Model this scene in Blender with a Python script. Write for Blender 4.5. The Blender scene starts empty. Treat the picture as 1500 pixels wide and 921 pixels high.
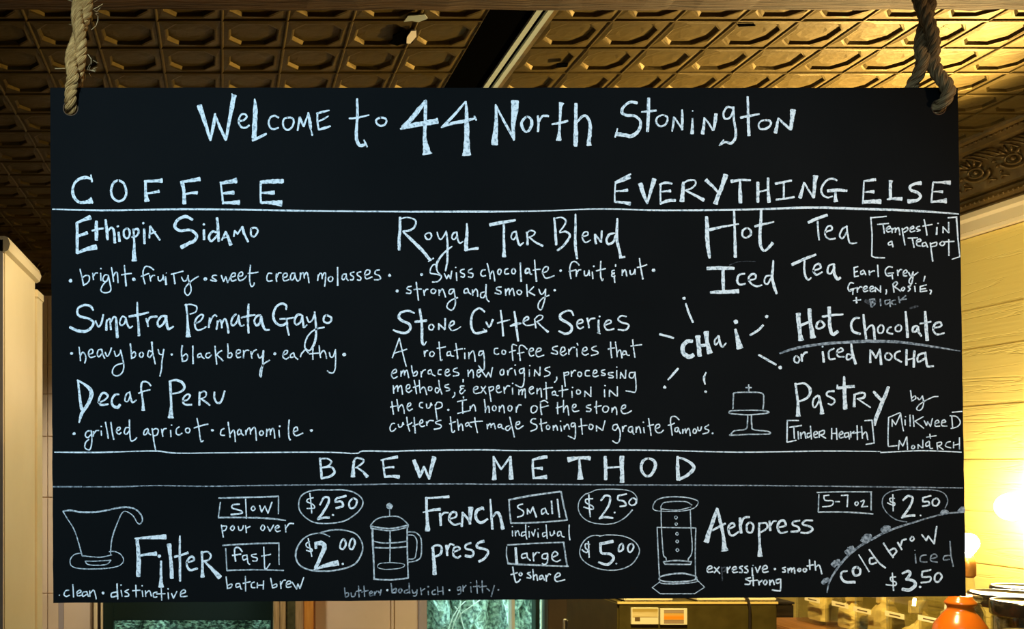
import bpy, bmesh, math, random
from mathutils import Vector, Matrix

# ---------------------------------------------------------------- camera, world, lights, exposure
S = bpy.context.scene
C = S.collection
F = 1333.0          # focal length in pixels of the 1500-wide frame
CX, CY = 325.0, 680.0   # vanishing point of the room's depth lines (the photo is an off-centre crop)
CAMZ = 1.6
ZC0 = 2.72
cd = bpy.data.cameras.new('camera'); cam = bpy.data.objects.new('camera', cd); C.objects.link(cam)
cam.location = (0, 0, CAMZ); cam.rotation_euler = (math.pi/2, 0, 0)
cd.sensor_width = 36; cd.lens = 36*F/1500
cd.shift_x = (750-CX)/1500; cd.shift_y = (CY-460.5)/1500
cd.clip_start = 0.02
S.camera = cam
S.view_settings.view_transform = 'Standard'; S.view_settings.look = 'None'
S.view_settings.gamma = 1; S.view_settings.use_curve_mapping = False
S.view_settings.exposure = 0.0

w = bpy.data.worlds.new('world'); S.world = w; w.use_nodes = True
w.node_tree.nodes['Background'].inputs[0].default_value = (0.62, 0.86, 0.92, 1)
w.node_tree.nodes['Background'].inputs[1].default_value = 11

def light(name, kind, loc, target, energy, color, size=0.1, size_y=None, angle=None, blend=0.5):
    l = bpy.data.lights.new(name, kind); l.energy = energy; l.color = color
    if kind == 'AREA':
        l.size = size
        if size_y: l.shape = 'RECTANGLE'; l.size_y = size_y
    else: l.shadow_soft_size = size
    if kind == 'SPOT': l.spot_size = angle; l.spot_blend = blend
    o = bpy.data.objects.new(name, l); C.objects.link(o); o.location = loc
    o.rotation_euler = (Vector(target)-Vector(loc)).to_track_quat('-Z', 'Y').to_euler()
    return o
# daylight from the shop window behind the photographer, a ceiling lamp at left, and added fill spots
light('window_daylight', 'AREA', (-.6, -2.6, 1.5), (0.0, 3, 1.2), 6, (0.70, 0.88, 1.0), 2.6, 1.4)
light('board_fill', 'SPOT', (-.45, -0.85, 2.62), (0.28, 1.22, 1.63), 215, (0.64, 0.87, 1.0), 0.06, angle=math.radians(40), blend=0.35)  # added spot, lifts the chalk without reaching the ceiling
light('warm_board_fill', 'SPOT', (2.3, -.3, 2.45), (0.85, 1.22, 1.68), 110, (1.0, 0.66, 0.36), 0.06, angle=math.radians(34), blend=0.9)  # added warm spot, tints the right half of the board
light('left_lamp', 'SPOT', (0.2, 2.9, 2.60), (-1.0, 3.5, 1.2), 50, (1.0, 0.83, 0.55), 0.05, angle=math.radians(80), blend=0.5)
light('back_wall_fill', 'SPOT', (-.05, 4.0, 2.60), (0.0, 4.94, 0.9), 105, (1.0, 0.88, 0.70), 0.05, angle=math.radians(100), blend=0.5)  # added downlight, brightens the panels seen below the board
light('counter_fill', 'SPOT', (0.75, 1.5, 2.55), (1.40, 2.45, 1.15), 260, (1.0, 0.76, 0.30), 0.06, angle=math.radians(75), blend=0.6)  # added spot for the jars and appliance, no fitting modelled
light('ceiling_fill', 'SPOT', (2.60, 2.95, CAMZ+.30), (1.62, 2.60, ZC0), 640, (1.0, 0.72, 0.28), 0.04, angle=math.radians(66), blend=1.0)  # added upward spot, makes the ceiling bright at right and dark at left
light('wall_fill', 'SPOT', (1.75, 2.9, 2.62), (2.75, 3.15, 2.0), 26, (1.0, 0.80, 0.45), 0.05, angle=math.radians(75), blend=0.8)  # added wash over the planked wall

# ---------------------------------------------------------------- helpers
def P(px, py, Y): return Vector(((px-CX)*Y/F, Y, CAMZ+(CY-py)*Y/F))
def tag(o, label=None, cat=None, group=None, kind=None):
    if label: o['label'] = label
    if cat: o['category'] = cat
    if group: o['group'] = group
    if kind: o['kind'] = kind
    return o
def empty(name, loc, rz=0):
    o = bpy.data.objects.new(name, None); C.objects.link(o); o.location = loc; o.rotation_euler[2] = rz
    o.empty_display_size = 0.05
    return o
class MB:
    def __init__(s): s.v = []; s.f = []; s.sm = []
    def box(s, x0, y0, z0, x1, y1, z1, bev=0.0):
        if bev > 0:
            bm = bmesh.new(); bmesh.ops.create_cube(bm, size=1)
            bmesh.ops.scale(bm, vec=(x1-x0, y1-y0, z1-z0), verts=bm.verts)
            bmesh.ops.translate(bm, vec=((x0+x1)/2, (y0+y1)/2, (z0+z1)/2), verts=bm.verts)
            bmesh.ops.bevel(bm, geom=bm.edges[:], offset=bev, segments=2, affect='EDGES')
            bm.verts.index_update(); n = len(s.v)
            s.v += [tuple(q.co) for q in bm.verts]
            for f in bm.faces: s.f.append([n+q.index for q in f.verts]); s.sm.append(False)
            bm.free(); return s
        n = len(s.v)
        s.v += [(x0,y0,z0),(x1,y0,z0),(x1,y1,z0),(x0,y1,z0),(x0,y0,z1),(x1,y0,z1),(x1,y1,z1),(x0,y1,z1)]
        for f in ((3,2,1,0),(4,5,6,7),(0,1,5,4),(1,2,6,5),(2,3,7,6),(3,0,4,7)):
            s.f.append([n+i for i in f]); s.sm.append(False)
        return s
    def lathe(s, prof, c=(0,0,0), seg=32, sx=1, sy=1):
        n = len(s.v); m = len(prof)
        for k in range(seg):
            a = 2*math.pi*k/seg
            for r, z in prof: s.v.append((c[0]+r*math.cos(a)*sx, c[1]+r*math.sin(a)*sy, c[2]+z))
        for k in range(seg):
            k2 = (k+1) % seg
            for i in range(m-1):
                s.f.append([n+k*m+i, n+k2*m+i, n+k2*m+i+1, n+k*m+i+1]); s.sm.append(True)
        return s
    def tube(s, pts, r, seg=8, cap=True):
        pts = [Vector(p) for p in pts]; N = len(pts); n = len(s.v)
        rr = r if isinstance(r, (list, tuple)) else [r]*N
        up = Vector((0.31, 0.2, 0.93)).normalized()
        t0 = (pts[1]-pts[0]).normalized(); u = t0.cross(up)
        if u.length < 1e-3: u = t0.cross(Vector((1,0,0)))
        u.normalize()
        for i, p in enumerate(pts):
            t = (pts[min(i+1,N-1)]-pts[max(i-1,0)]).normalized()
            u = (u - t*u.dot(t)).normalized(); q = t.cross(u)
            for k in range(seg):
                a = 2*math.pi*k/seg
                s.v.append(tuple(p+(u*math.cos(a)+q*math.sin(a))*rr[i]))
        for i in range(N-1):
            for k in range(seg):
                k2 = (k+1) % seg
                s.f.append([n+i*seg+k, n+i*seg+k2, n+(i+1)*seg+k2, n+(i+1)*seg+k]); s.sm.append(True)
        if cap:
            s.f.append([n+k for k in range(seg)][::-1]); s.sm.append(False)
            s.f.append([n+(N-1)*seg+k for k in range(seg)]); s.sm.append(False)
        return s
    def prism(s, prof, axis, a0, a1, cap=True):
        """extrude a closed 2-D profile along x ('x': prof=(y,z)) or y ('y': prof=(x,z))"""
        n = len(s.v); m = len(prof)
        for a in (a0, a1):
            for p, z in prof: s.v.append((a, p, z) if axis == 'x' else (p, a, z))
        for i in range(m):
            j = (i+1) % m
            s.f.append([n+i, n+j, n+m+j, n+m+i]); s.sm.append(False)
        if cap:
            s.f.append([n+i for i in range(m)][::-1]); s.f.append([n+m+i for i in range(m)]); s.sm += [False, False]
        return s
    def mesh(s, name, mat):
        me = bpy.data.meshes.new(name); me.from_pydata([tuple(p) for p in s.v], [], s.f)
        me.polygons.foreach_set('use_smooth', s.sm)
        bm = bmesh.new(); bm.from_mesh(me); bmesh.ops.recalc_face_normals(bm, faces=bm.faces); bm.to_mesh(me); bm.free()
        if mat: me.materials.append(mat)
        return me
    def build(s, name, mat, parent=None, loc=None):
        o = bpy.data.objects.new(name, s.mesh(name, mat)); C.objects.link(o)
        if parent: o.parent = parent
        if loc: o.location = loc
        return o

# ---------------------------------------------------------------- materials
def mat(name, col=(.5,.5,.5), rough=.6, metal=0, spec=.5, emit=None, estr=0, trans=0, ior=1.45):
    m = bpy.data.materials.new(name); m.use_nodes = True
    b = m.node_tree.nodes['Principled BSDF']
    b.inputs['Base Color'].default_value = (*col, 1); b.inputs['Roughness'].default_value = rough
    b.inputs['Metallic'].default_value = metal; b.inputs['Specular IOR Level'].default_value = spec
    b.inputs['Transmission Weight'].default_value = trans; b.inputs['IOR'].default_value = ior
    if emit: b.inputs['Emission Color'].default_value = (*emit, 1); b.inputs['Emission Strength'].default_value = estr
    return m
def nd(m, t, **k):
    n = m.node_tree.nodes.new(t)
    for a, v in k.items():
        if a in n.inputs: n.inputs[a].default_value = v
        else: setattr(n, a, v)
    return n
def lk(m, a, b): m.node_tree.links.new(a, b)
def noisy(m, c1, c2, scale=8, stretch=(1,1,1), detail=6, lo=.35, hi=.65, bump=0, bscale=None, bdist=.002, coord='Object', rough=None):
    """two-tone procedural colour with optional bump"""
    b = m.node_tree.nodes['Principled BSDF']
    tc = nd(m, 'ShaderNodeTexCoord'); mp = nd(m, 'ShaderNodeMapping'); mp.inputs['Scale'].default_value = stretch
    lk(m, tc.outputs[coord], mp.inputs['Vector'])
    n = nd(m, 'ShaderNodeTexNoise', Scale=scale, Detail=detail); lk(m, mp.outputs[0], n.inputs['Vector'])
    r = nd(m, 'ShaderNodeValToRGB'); r.color_ramp.elements[0].position = lo; r.color_ramp.elements[1].position = hi
    r.color_ramp.elements[0].color = (*c1, 1); r.color_ramp.elements[1].color = (*c2, 1)
    lk(m, n.outputs[0], r.inputs[0]); lk(m, r.outputs[0], b.inputs['Base Color'])
    if bump:
        n2 = nd(m, 'ShaderNodeTexNoise', Scale=bscale or scale*3, Detail=detail); lk(m, mp.outputs[0], n2.inputs['Vector'])
        bp = nd(m, 'ShaderNodeBump', Strength=bump, Distance=bdist); lk(m, n2.outputs[0], bp.inputs['Height'])
        lk(m, bp.outputs[0], b.inputs['Normal'])
    return m
M = {}
M['board'] = noisy(mat('blackboard_paint', rough=.8, spec=.10), (.0016,.0028,.0036), (.0034,.0045,.0052), 3, bump=.15, bscale=400, bdist=.0004)
M['board_edge'] = mat('board_edge', (.02,.015,.01), .7)
M['hole'] = mat('hole_rim', (.10,.055,.025), .8)
def chalk(name, lo, hi, dark, col=(.80,.88,.93)):
    m = noisy(mat(name, rough=.9, spec=.1), dark, col, 260, (1,1,1), 3, lo, hi)
    return m
M['chalk0'] = chalk('chalk_marker', .33, .50, (.30,.38,.44))
M['chalk1'] = chalk('chalk_worn', .36, .66, (.07,.09,.11), (.42,.48,.54))
M['chalk3'] = chalk('chalk_thin', .32, .60, (.16,.20,.23), (.60,.68,.73))
M['chalk2'] = chalk('chalk_smudge', .40, .80, (.02,.024,.028), (.12,.13,.15))
M['tin'] = noisy(mat('pressed_tin_paint', rough=.55, metal=.6, spec=.2), (.054,.035,.006), (.094,.060,.011), 7, bump=.35, bscale=45, bdist=.004)
M['tin_dark'] = noisy(mat('cornice_tin', rough=.36, metal=.5, spec=.5), (.085,.052,.012), (.17,.105,.028), 12, bump=.35, bscale=60, bdist=.003)
M['black'] = mat('black_void', (.001,.001,.001), .9, spec=0)
M['rail'] = mat('grey_rail', (.30,.34,.33), .55, .2)
M['beam'] = noisy(mat('rough_beam_wood', rough=.8), (.026,.011,.002), (.075,.034,.007), 9, (.5,9,9), 8, .3,.7, bump=.8, bscale=16, bdist=.008)
M['cream'] = noisy(mat('cream_paint', rough=.45), (.80,.66,.38), (.86,.72,.44), 3, bump=.12, bscale=14, bdist=.004)
M['plankpaint'] = mat('cracked_cream_paint', (.80,.62,.17), .38)
M['white_paint'] = noisy(mat('white_paint', rough=.5), (.62,.56,.50), (.70,.64,.57), 4)
M['backwall'] = noisy(mat('back_wall_paint', rough=.6), (.76,.60,.42), (.84,.68,.50), 3, bump=.1, bscale=20)
M['grout'] = mat('grey_wall_strip', (.42,.37,.36), .7)
M['floor'] = noisy(mat('floor_boards', rough=.5), (.035,.018,.009), (.06,.032,.016), 6, (1,.1,1))
M['dark_wall'] = noisy(mat('dark_brown_wall', rough=.7), (.045,.03,.018), (.07,.045,.025), 4)
M['worktop'] = noisy(mat('stained_worktop', rough=.45), (.07,.03,.01), (.13,.06,.02), 12, (.6,8,8))
M['riser'] = noisy(mat('red_brown_wood', rough=.5), (.16,.065,.015), (.26,.11,.03), 12, (8,.6,8))
M['edge'] = mat('bright_gold_edge', (.70,.52,.18), .4)  # pale gold for the strip along the appliance's top front edge
M['green'] = mat('dark_green_frame', (.006,.018,.012), .35)
M['pine'] = noisy(mat('pine_trim', rough=.5), (.46,.30,.12), (.66,.47,.23), 12, (8,8,.6), 6, bump=.2, bscale=30)
M['olive'] = noisy(mat('olive_glass', rough=.4), (.07,.07,.025), (.13,.12,.05), 30)
M['orange_wood'] = noisy(mat('orange_wood', rough=.45), (.72,.28,.04), (.85,.38,.07), 10, (8,8,.6))
def thin_glass(name, col, rough, base):
    m = bpy.data.materials.new(name); m.use_nodes = True; nt = m.node_tree; nt.nodes.remove(nt.nodes['Principled BSDF'])
    t = nd(m, 'ShaderNodeBsdfTransparent'); t.inputs[0].default_value = (*col, 1)
    g = nd(m, 'ShaderNodeBsdfGlossy', Roughness=rough); lw = nd(m, 'ShaderNodeLayerWeight', Blend=.18)
    r = nd(m, 'ShaderNodeMapRange'); r.inputs['To Min'].default_value = base; r.inputs['To Max'].default_value = .6
    lk(m, lw.outputs['Facing'], r.inputs['Value']); mx = nd(m, 'ShaderNodeMixShader')
    lk(m, r.outputs[0], mx.inputs[0]); lk(m, t.outputs[0], mx.inputs[1]); lk(m, g.outputs[0], mx.inputs[2])
    lk(m, mx.outputs[0], nt.nodes['Material Output'].inputs['Surface']); return m
M['glass'] = thin_glass('window_glass', (.86,.97,.93), .04, .02)
M['jar_glass'] = thin_glass('jar_glass', (.95,.94,.86), .08, .03)
M['frame_pale'] = mat('pale_sash', (.55,.60,.52), .5)
M['panel_brown'] = noisy(mat('brown_cabinet', rough=.5), (.035,.021,.007), (.06,.036,.012), 3)
M['metal'] = mat('brushed_metal', (.62,.60,.55), .25, 1)
M['appliance'] = noisy(mat('dark_appliance', rough=.38), (.045,.034,.006), (.062,.047,.010), 30)
M['cord'] = mat('black_cord', (.012,.008,.005), .5)
M['card'] = mat('card_stock', (.75,.66,.42), .6)
M['paperbag'] = noisy(mat('kraft_paper', rough=.75), (.66,.50,.20), (.86,.70,.36), 18, bump=.6, bscale=30, bdist=.006)
M['clay'] = noisy(mat('orange_glaze', rough=.22, spec=.6), (.40,.085,.004), (.50,.125,.008), 6)
M['lid'] = mat('black_lid', (.012,.009,.006), .16, spec=.7)
M['grain'] = noisy(mat('seeds', rough=.8), (.38,.22,.04), (.78,.56,.18), 160, lo=.45, hi=.55, bump=1, bscale=160)
M['paper'] = mat('label_paper', (.85,.74,.45), .6)
M['ink'] = mat('label_ink', (.12,.07,.02), .7)
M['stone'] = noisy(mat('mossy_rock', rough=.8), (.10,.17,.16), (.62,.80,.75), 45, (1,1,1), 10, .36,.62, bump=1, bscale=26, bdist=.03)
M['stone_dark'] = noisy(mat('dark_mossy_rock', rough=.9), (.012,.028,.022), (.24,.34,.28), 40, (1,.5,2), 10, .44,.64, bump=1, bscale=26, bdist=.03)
M['twig'] = mat('pale_twig', (.85,.9,.88), .6)
M['leaf'] = mat('green_leaf', (.25,.7,.04), .5)
M['bulb'] = mat('lit_bulb', (1,.9,.6), .3, emit=(1.0,.80,.50), estr=330)
M['bulb_small'] = mat('lit_small_bulb', (1,.9,.6), .3, emit=(1.0,.78,.40), estr=250)
M['brass'] = mat('brass_socket', (.75,.32,.06), .3, .6)
# wall planks: old paint lifting in long horizontal cracks
def crackle(m):
    b = m.node_tree.nodes['Principled BSDF']
    tc = nd(m, 'ShaderNodeTexCoord'); mp = nd(m, 'ShaderNodeMapping'); mp.inputs['Scale'].default_value = (1, .35, 7)
    lk(m, tc.outputs['Object'], mp.inputs['Vector'])
    n = nd(m, 'ShaderNodeTexNoise', Scale=3.0, Detail=5, Distortion=.6); lk(m, mp.outputs[0], n.inputs['Vector'])
    a = nd(m, 'ShaderNodeMath', operation='SUBTRACT'); a.inputs[1].default_value = .5; lk(m, n.outputs[0], a.inputs[0])
    c = nd(m, 'ShaderNodeMath', operation='ABSOLUTE'); lk(m, a.outputs[0], c.inputs[0])
    r = nd(m, 'ShaderNodeMapRange'); r.inputs['From Max'].default_value = .022; r.inputs['To Min'].default_value = 0; r.inputs['To Max'].default_value = 1
    lk(m, c.outputs[0], r.inputs['Value'])
    bp = nd(m, 'ShaderNodeBump', Strength=.35, Distance=.004); lk(m, r.outputs[0], bp.inputs['Height'])
    n3 = nd(m, 'ShaderNodeTexNoise', Scale=9, Detail=5); lk(m, mp.outputs[0], n3.inputs['Vector'])
    b2 = nd(m, 'ShaderNodeBump', Strength=.25, Distance=.004); lk(m, n3.outputs[0], b2.inputs['Height'])
    lk(m, bp.outputs[0], b2.inputs['Normal']); lk(m, b2.outputs[0], b.inputs['Normal'])
crackle(M['plankpaint'])
# rope fibre: streaks that run with the strand
def rope_mat(name, c1, c2):
    m = mat(name, rough=.7, spec=.25)
    b = m.node_tree.nodes['Principled BSDF']
    uv = nd(m, 'ShaderNodeUVMap'); mp = nd(m, 'ShaderNodeMapping'); mp.inputs['Scale'].default_value = (26, 90, 1)
    lk(m, uv.outputs[0], mp.inputs['Vector'])
    n = nd(m, 'ShaderNodeTexNoise', Scale=1.0, Detail=4); lk(m, mp.outputs[0], n.inputs['Vector'])
    r = nd(m, 'ShaderNodeValToRGB'); r.color_ramp.elements[0].position = .34; r.color_ramp.elements[1].position = .68
    r.color_ramp.elements[0].color = (*c1, 1); r.color_ramp.elements[1].color = (*c2, 1)
    lk(m, n.outputs[0], r.inputs[0]); lk(m, r.outputs[0], b.inputs['Base Color'])
    bp = nd(m, 'ShaderNodeBump', Strength=1.0, Distance=.003); lk(m, n.outputs[0], bp.inputs['Height'])
    lk(m, bp.outputs[0], b.inputs['Normal'])
    return m
M['rope'] = rope_mat('jute_rope', (.20,.08,.012), (.88,.55,.20))
M['rope_old'] = rope_mat('grey_jute_rope', (.09,.05,.018), (.62,.43,.20))
M['fibre'] = mat('jute_fibre', (.62,.45,.22), .7)

# ---------------------------------------------------------------- handwriting
# handwriting, word by word: (origin x, origin y, scale, default width, [ (kind, tone, strokes) ])
TEXT = [
(280,120,5,14,[
('word',0,"60,172,40 105,310,28 142,428,16;142,428,14 165,310,26 176,232,14;172,235,12 215,340,22 255,425,20;255,422,16 285,260,28 315,98,36;298,85,8 303,108,10;350,288 385,280 408,255 392,236 365,242 350,275 350,305 370,332 400,335 425,318;465,125,8 470,200,34 465,320,36 460,410,34;450,428,18 500,405,22 550,380,16;640,262 610,248 580,262 567,300 585,340 610,345 640,335,10;705,262 740,265 752,295 735,335 705,352 680,335 672,300 682,270 705,262;780,355,14 795,260,18;795,260,18 825,325,16;825,325,14 857,235,12;858,225,14 870,300,26 876,345,16;876,345,8 888,390,14;925,225,12 925,290,14 935,350,14;920,232,14 970,218,16 1012,208,8;930,290,10 970,272,14 1005,250,8;935,350,14 975,338,20 1020,325,12"),
('word',0,"1215,125,16 1218,240,20 1210,350,22 1212,420,24 1235,465,24 1268,460,22;1265,425,8 1275,445,14 1288,475,12;1158,268,14 1220,262,16 1302,243,10;1385,262,15 1420,268,15 1430,290,15 1415,315,15 1385,322,15 1360,305,15 1355,280,15 1385,262,15"),
]),
(560,120,4.6875,16,[
('word',0,"300,125,10 250,190,34 190,265,30 140,310,24;125,322,12 200,300,34 290,285,36 380,268,44;296,130,26 295,260,22 290,380,24 300,450,44 308,495,66;570,135,10 500,220,20 415,308,18;405,312,10 480,285,22 560,270,24 630,252,14;632,235,12 645,262,12;573,135,12 578,200,22 580,300,34 580,400,36 578,480,54 579,503,64"),
('word',0,"778,155,10 782,260,24 775,350,34 770,430,48;782,165,12 830,260,16 880,350,18 905,400,12;912,130,56 908,200,44 898,300,28 905,395,14;990,240,14 1020,255,18 1025,290,22 1010,330,18 985,342,14 962,315,20 958,275,20 990,240,14;1068,235,16 1072,290,16 1068,340,16;1075,275,12 1100,235,16 1140,235,16;1230,145,38 1225,170,22 1220,250,16 1215,340,18 1210,400,40;1165,290,12 1220,282,18 1272,268,16;1330,150,22 1328,280,24 1328,380,34 1326,440,26;1335,280,12 1370,240,18 1400,235,18 1425,280,22 1425,360,26 1418,400,26 1420,435,38"),
]),
(880,120,5,16,[
('word',0,"265,155,22 215,148,20 165,185,20 155,225,22 190,245,22 250,250,20 290,290,20 280,350,24 230,395,28 170,390,28 110,380,34;122,342,10 105,405,12;350,120,22 348,240,24 342,362,24;298,220,10 350,215,18 405,210,14;465,245,12 490,265,14 475,310,14 435,325,14 408,300,14 410,265,14 440,245,12 465,245,12;535,258,14 530,310,16 522,362,10;540,262,12 595,345,14;595,205,12 598,280,20 595,350,16;672,212,12;672,268,12 670,320,18 668,378,28;758,262,12 755,320,20 745,380,28;765,270,12 795,310,14 820,355,12;842,235,26 838,290,24 825,355,14;965,190,14 925,185,16 898,230,14 908,268,16 945,262,14 970,210,14;970,185,18 975,280,16 988,360,18 985,410,20 955,450,20 915,440,16 870,462,12;900,425,10 868,465,10;1075,110,16 1078,200,18 1080,300,22 1085,392,24;1025,262,18 1085,250,20 1160,235,12;1200,280,14 1235,285,18 1245,310,14 1215,340,18 1170,345,14 1155,315,12 1170,290,12 1200,280,14;1300,265,12 1290,320,22 1278,372,28;1305,270,12 1345,310,18 1390,348,18;1408,205,46 1400,270,30 1390,350,22"),
('word',0,"108,738,10 102,810,12 102,878,12;105,735,14 150,712,16 218,675,12;110,742,10 160,722,18 210,695,32;105,800,10 150,798,14 195,793,26;105,878,14 150,882,18 215,892,30;288,745,34 310,810,30 340,890,14;340,890,12 365,800,24 392,712,36;438,755,12 436,820,12 438,895,14;430,752,12 475,738,20 520,745,14;438,805,10 475,800,14 510,798,22;438,892,14 490,870,24 545,868,22;605,735,22 600,800,26 595,875,36;600,745,12 640,722,14 685,720,12 695,745,12 670,775,14 620,795,12;620,795,12 690,830,18 755,865,26;770,718,28 820,765,20 855,805,16;915,680,40 890,760,28 860,830,30 840,892,34;955,728,26 1025,718,16 1095,720,14;1020,730,14 1020,800,24 1022,885,30;1150,735,22 1150,810,22 1150,880,20;1225,705,18 1225,790,20 1232,880,28;1155,805,12 1225,790,12;1280,745,20 1330,735,16 1395,722,16;1340,740,14 1340,800,14 1340,850,16;1285,862,14 1350,855,14 1415,843,16"
 ";1488,737,13 1475,792,20 1458,848,28;1492,742,13 1521,792,13 1557,848,13;1573,688,40 1567,742,25 1558,846,20;1729,721,12 1692,708,15 1650,725,15 1617,775,15 1621,821,15 1658,846,13 1696,838,10;1662,798,22 1733,792,25 1800,798,17;1718,812,17 1718,850,22 1721,875,38"),
]),
(1160,240,6,16,[
('word',0,"632,150,12 628,250,14 622,350,14;632,152,14 680,145,22 733,138,26;640,248,10 680,245,20 718,245,34;622,335,28 700,332,36 780,330,46;868,150,42 866,180,26 866,300,28;838,312,14 900,305,24 965,308,36;1135,170,40 1090,172,26 1040,195,24 1045,230,26 1100,250,28 1130,285,26 1100,320,26 1020,330,42;1240,165,16 1232,250,14 1226,335,16;1242,162,14 1310,162,18 1390,165,44;1245,245,10 1280,243,14 1322,245,28;1225,335,18 1290,328,22 1355,325,48"),
]),
(80,240,4.2857,15,[
('word',0,"232,95,14 190,85,22 140,105,16 115,150,16 120,205,20 155,240,18 200,240,22 235,230,44;228,70,10 235,112,14;400,105 435,125 450,180 435,220 400,235 365,210 355,165 370,120 400,105;570,110,16 572,180,18 580,235,36;565,110,16 620,108,18 675,105,28;580,185,12 620,180,14 655,172,22;800,110,26 812,180,20 815,250,28;800,115,12 850,105,20 912,95,28;822,190,12 860,182,14 895,182,24;1042,115,12 1050,180,12 1058,250,14;1045,122,18 1095,112,22 1142,105,36;1055,185,12 1090,182,20 1125,180,28;1058,245,16 1110,243,22 1160,242,32;1295,110,14 1293,180,12 1295,245,14;1298,115,20 1370,110,28 1435,108,28;1295,182,10 1340,182,18 1378,180,28;1295,243,16 1360,243,24 1425,248,40"),
('word',0,"140,370,18 142,450,18 142,560,18;140,370,14 180,352,18 225,335,34;140,455,16 170,445,18 205,432,22;142,560,14 200,535,24 262,520,34;262,360,18 262,420,24 262,478,22;235,420,12 270,410,16 308,405,10;320,352,14 328,420,20 332,475,14;330,430,10 355,400,12 372,420,16 378,495,18;397,392,16;402,430,14 408,485,18;455,405,12 435,420,12 437,455,14 455,468,12 470,450,12 470,420,14 455,405,12;495,410,12 500,500,14 498,560,24 500,608,34;495,415,12 520,408,14 528,430,14 510,455,12 485,460,10;557,372,16;562,410,16 565,500,16;600,392,12 595,465,12;600,392,12 660,478,12;598,442,10 635,425,10"),
('word',0,"865,350,16 820,330,20 770,355,18 755,395,20 790,420,18 850,415,18 890,445,18 880,480,20 840,500,22 795,525,26;937,380,16;938,415,16 937,475,16;1020,340,16 1025,400,18 1030,485,16;1015,430,14 990,425,14 968,460,16 985,485,14 1020,450,14;1050,478,12 1075,425,14;1075,425,12 1090,460,16;1088,455,16 1105,508,24;1055,465,8 1085,460,8;1125,455,12 1130,420,10;1130,420,12 1150,440,12;1150,440,10 1178,395,10;1178,395,16 1190,440,18;1190,440,14 1215,488,14;1235,405,12 1265,402,12 1275,425,12 1255,455,12 1235,450,12 1232,425,12 1235,405,12"),
]),
(90,380,6,12,[
('dot',0,"80,186,34"),
('word',0,"163,85 180,150 195,230,14;185,160 215,140 245,150 240,195 205,220 190,215;275,120 278,150 282,178;282,145 300,120 318,118;347,80,16;345,120 347,185;412,140 385,135 365,165 370,190 395,190 410,165 412,140;412,140 425,200 435,260 420,285 380,292 348,275 355,240 380,205 400,190;440,70 450,130 458,195;455,150 475,115 492,125 497,205;553,52 560,130 568,232,18;528,135 570,128 615,122"),
('dot',0,"637,175,34"),
('word',0,"812,92,12 775,65 740,62 720,95 718,150 735,215;700,148 735,135 768,122;775,140 780,165 785,190;783,165 800,142 820,140;850,150 852,180 870,188 890,165 892,135;893,140 900,180;922,118,10;915,150 920,220,18;965,130 1010,118 1070,103;985,130 992,170 998,213,16;1055,155 1075,190 1100,180 1115,140;1113,140 1118,180 1135,230 1138,280 1110,315 1085,290 1088,250 1115,215 1160,175 1205,148"),
('dot',0,"1265,172,34"),
('word',0,"1365,140 1335,140 1325,158 1350,175 1362,188 1340,190 1310,180;1405,140 1425,195;1425,195 1445,150;1445,150 1460,203;1460,203 1490,150;1490,155 1525,145 1525,120 1500,125 1488,160 1500,190 1535,178;1555,150 1590,140 1590,112 1565,118 1552,155 1568,185 1605,170 1625,145;1662,50 1655,120 1655,190 1668,235 1688,228 1695,205;1640,122 1685,118 1728,112"),
('word',0,"280,445,16 255,410,20 205,400,20 150,425,18 140,470,20 165,500,22 240,520,20 280,550,20 265,595,22 215,630,26 140,625,26 75,595,22;300,540,16 325,590,16 350,560,18 368,485,16;395,620,22 395,560,18 400,530,14;400,540,14 425,520,14 430,560,16 435,615,18;435,550,14 460,505,16 480,520,18 485,600,26 492,685,24;560,510,14 535,500,14 512,550,14 525,580,14 555,560,14 565,510,14;565,510,14 580,570,16 600,600,16 625,585,12;667,375,12 668,480,20 678,580,20 682,668,24;595,500,20 670,488,22 765,465,14;745,520,18 755,555,16 762,590,14;758,550,12 780,510,20 840,500,20;925,500,22 880,500,20 845,550,18 860,590,20 900,560,20 920,510,26;920,510,26 925,560,24 940,610,22 985,588,14"),
('word',0,"1095,395,20 1105,480,16 1110,570,20 1112,640,36 1115,678,48;1085,400,14 1140,395,12 1188,415,14 1180,460,12 1130,480,12;1175,560,14 1215,545,14 1245,505,14 1240,485,16 1215,490,14 1180,530,18 1175,590,16 1200,622,16 1250,605,14 1272,590,12;1305,515,18 1300,550,16 1295,595,20;1305,560,12 1325,510,14 1350,488,16 1365,500,14;1370,540,14 1370,575,16 1362,612,18;1370,560,14 1395,530,14 1405,560,14 1410,600,16;1410,565,14 1435,520,14 1455,560,18 1468,645,20"
 ";1535,480,18 1505,510,18 1492,560,18 1510,580,16 1540,550,18 1558,490,14;1558,495,16 1565,560,18 1580,585,14 1605,575,12;1645,392,16 1640,480,22 1640,560,18 1645,645,20;1580,512,12 1640,495,20 1702,488,12;1750,490,18 1720,495,20 1695,540,16 1715,580,18 1745,555,22 1755,495,16;1755,500,20 1768,570,24 1790,615,22 1828,618,14"),
('dot',0,"90,825,28"),
('word',0,"155,770 162,830 168,890;165,850 185,815 205,830 215,870 205,910;240,835 275,820 272,792 248,795 238,830 255,860 298,850;355,790 325,795 315,835 330,855 352,830;355,790 362,830 380,868;385,815 400,850 420,830 440,775;465,805 480,850 510,830 520,795;520,795 535,860 548,918 545,965 530,998 495,1022 455,1010 450,970 480,930 545,910"),
('word',0,"605,740,15 612,800 618,870,16;618,830 640,810 652,830 645,855 620,868;705,815 720,830 712,855 692,855 685,830 705,815;795,725,18 800,800 812,860 825,918;790,810 770,800 758,840 775,860 800,830;850,790 862,830 885,835;900,790,16 890,850 882,918 880,960 865,1025"),
('dot',0,"970,835,22"),
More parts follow.
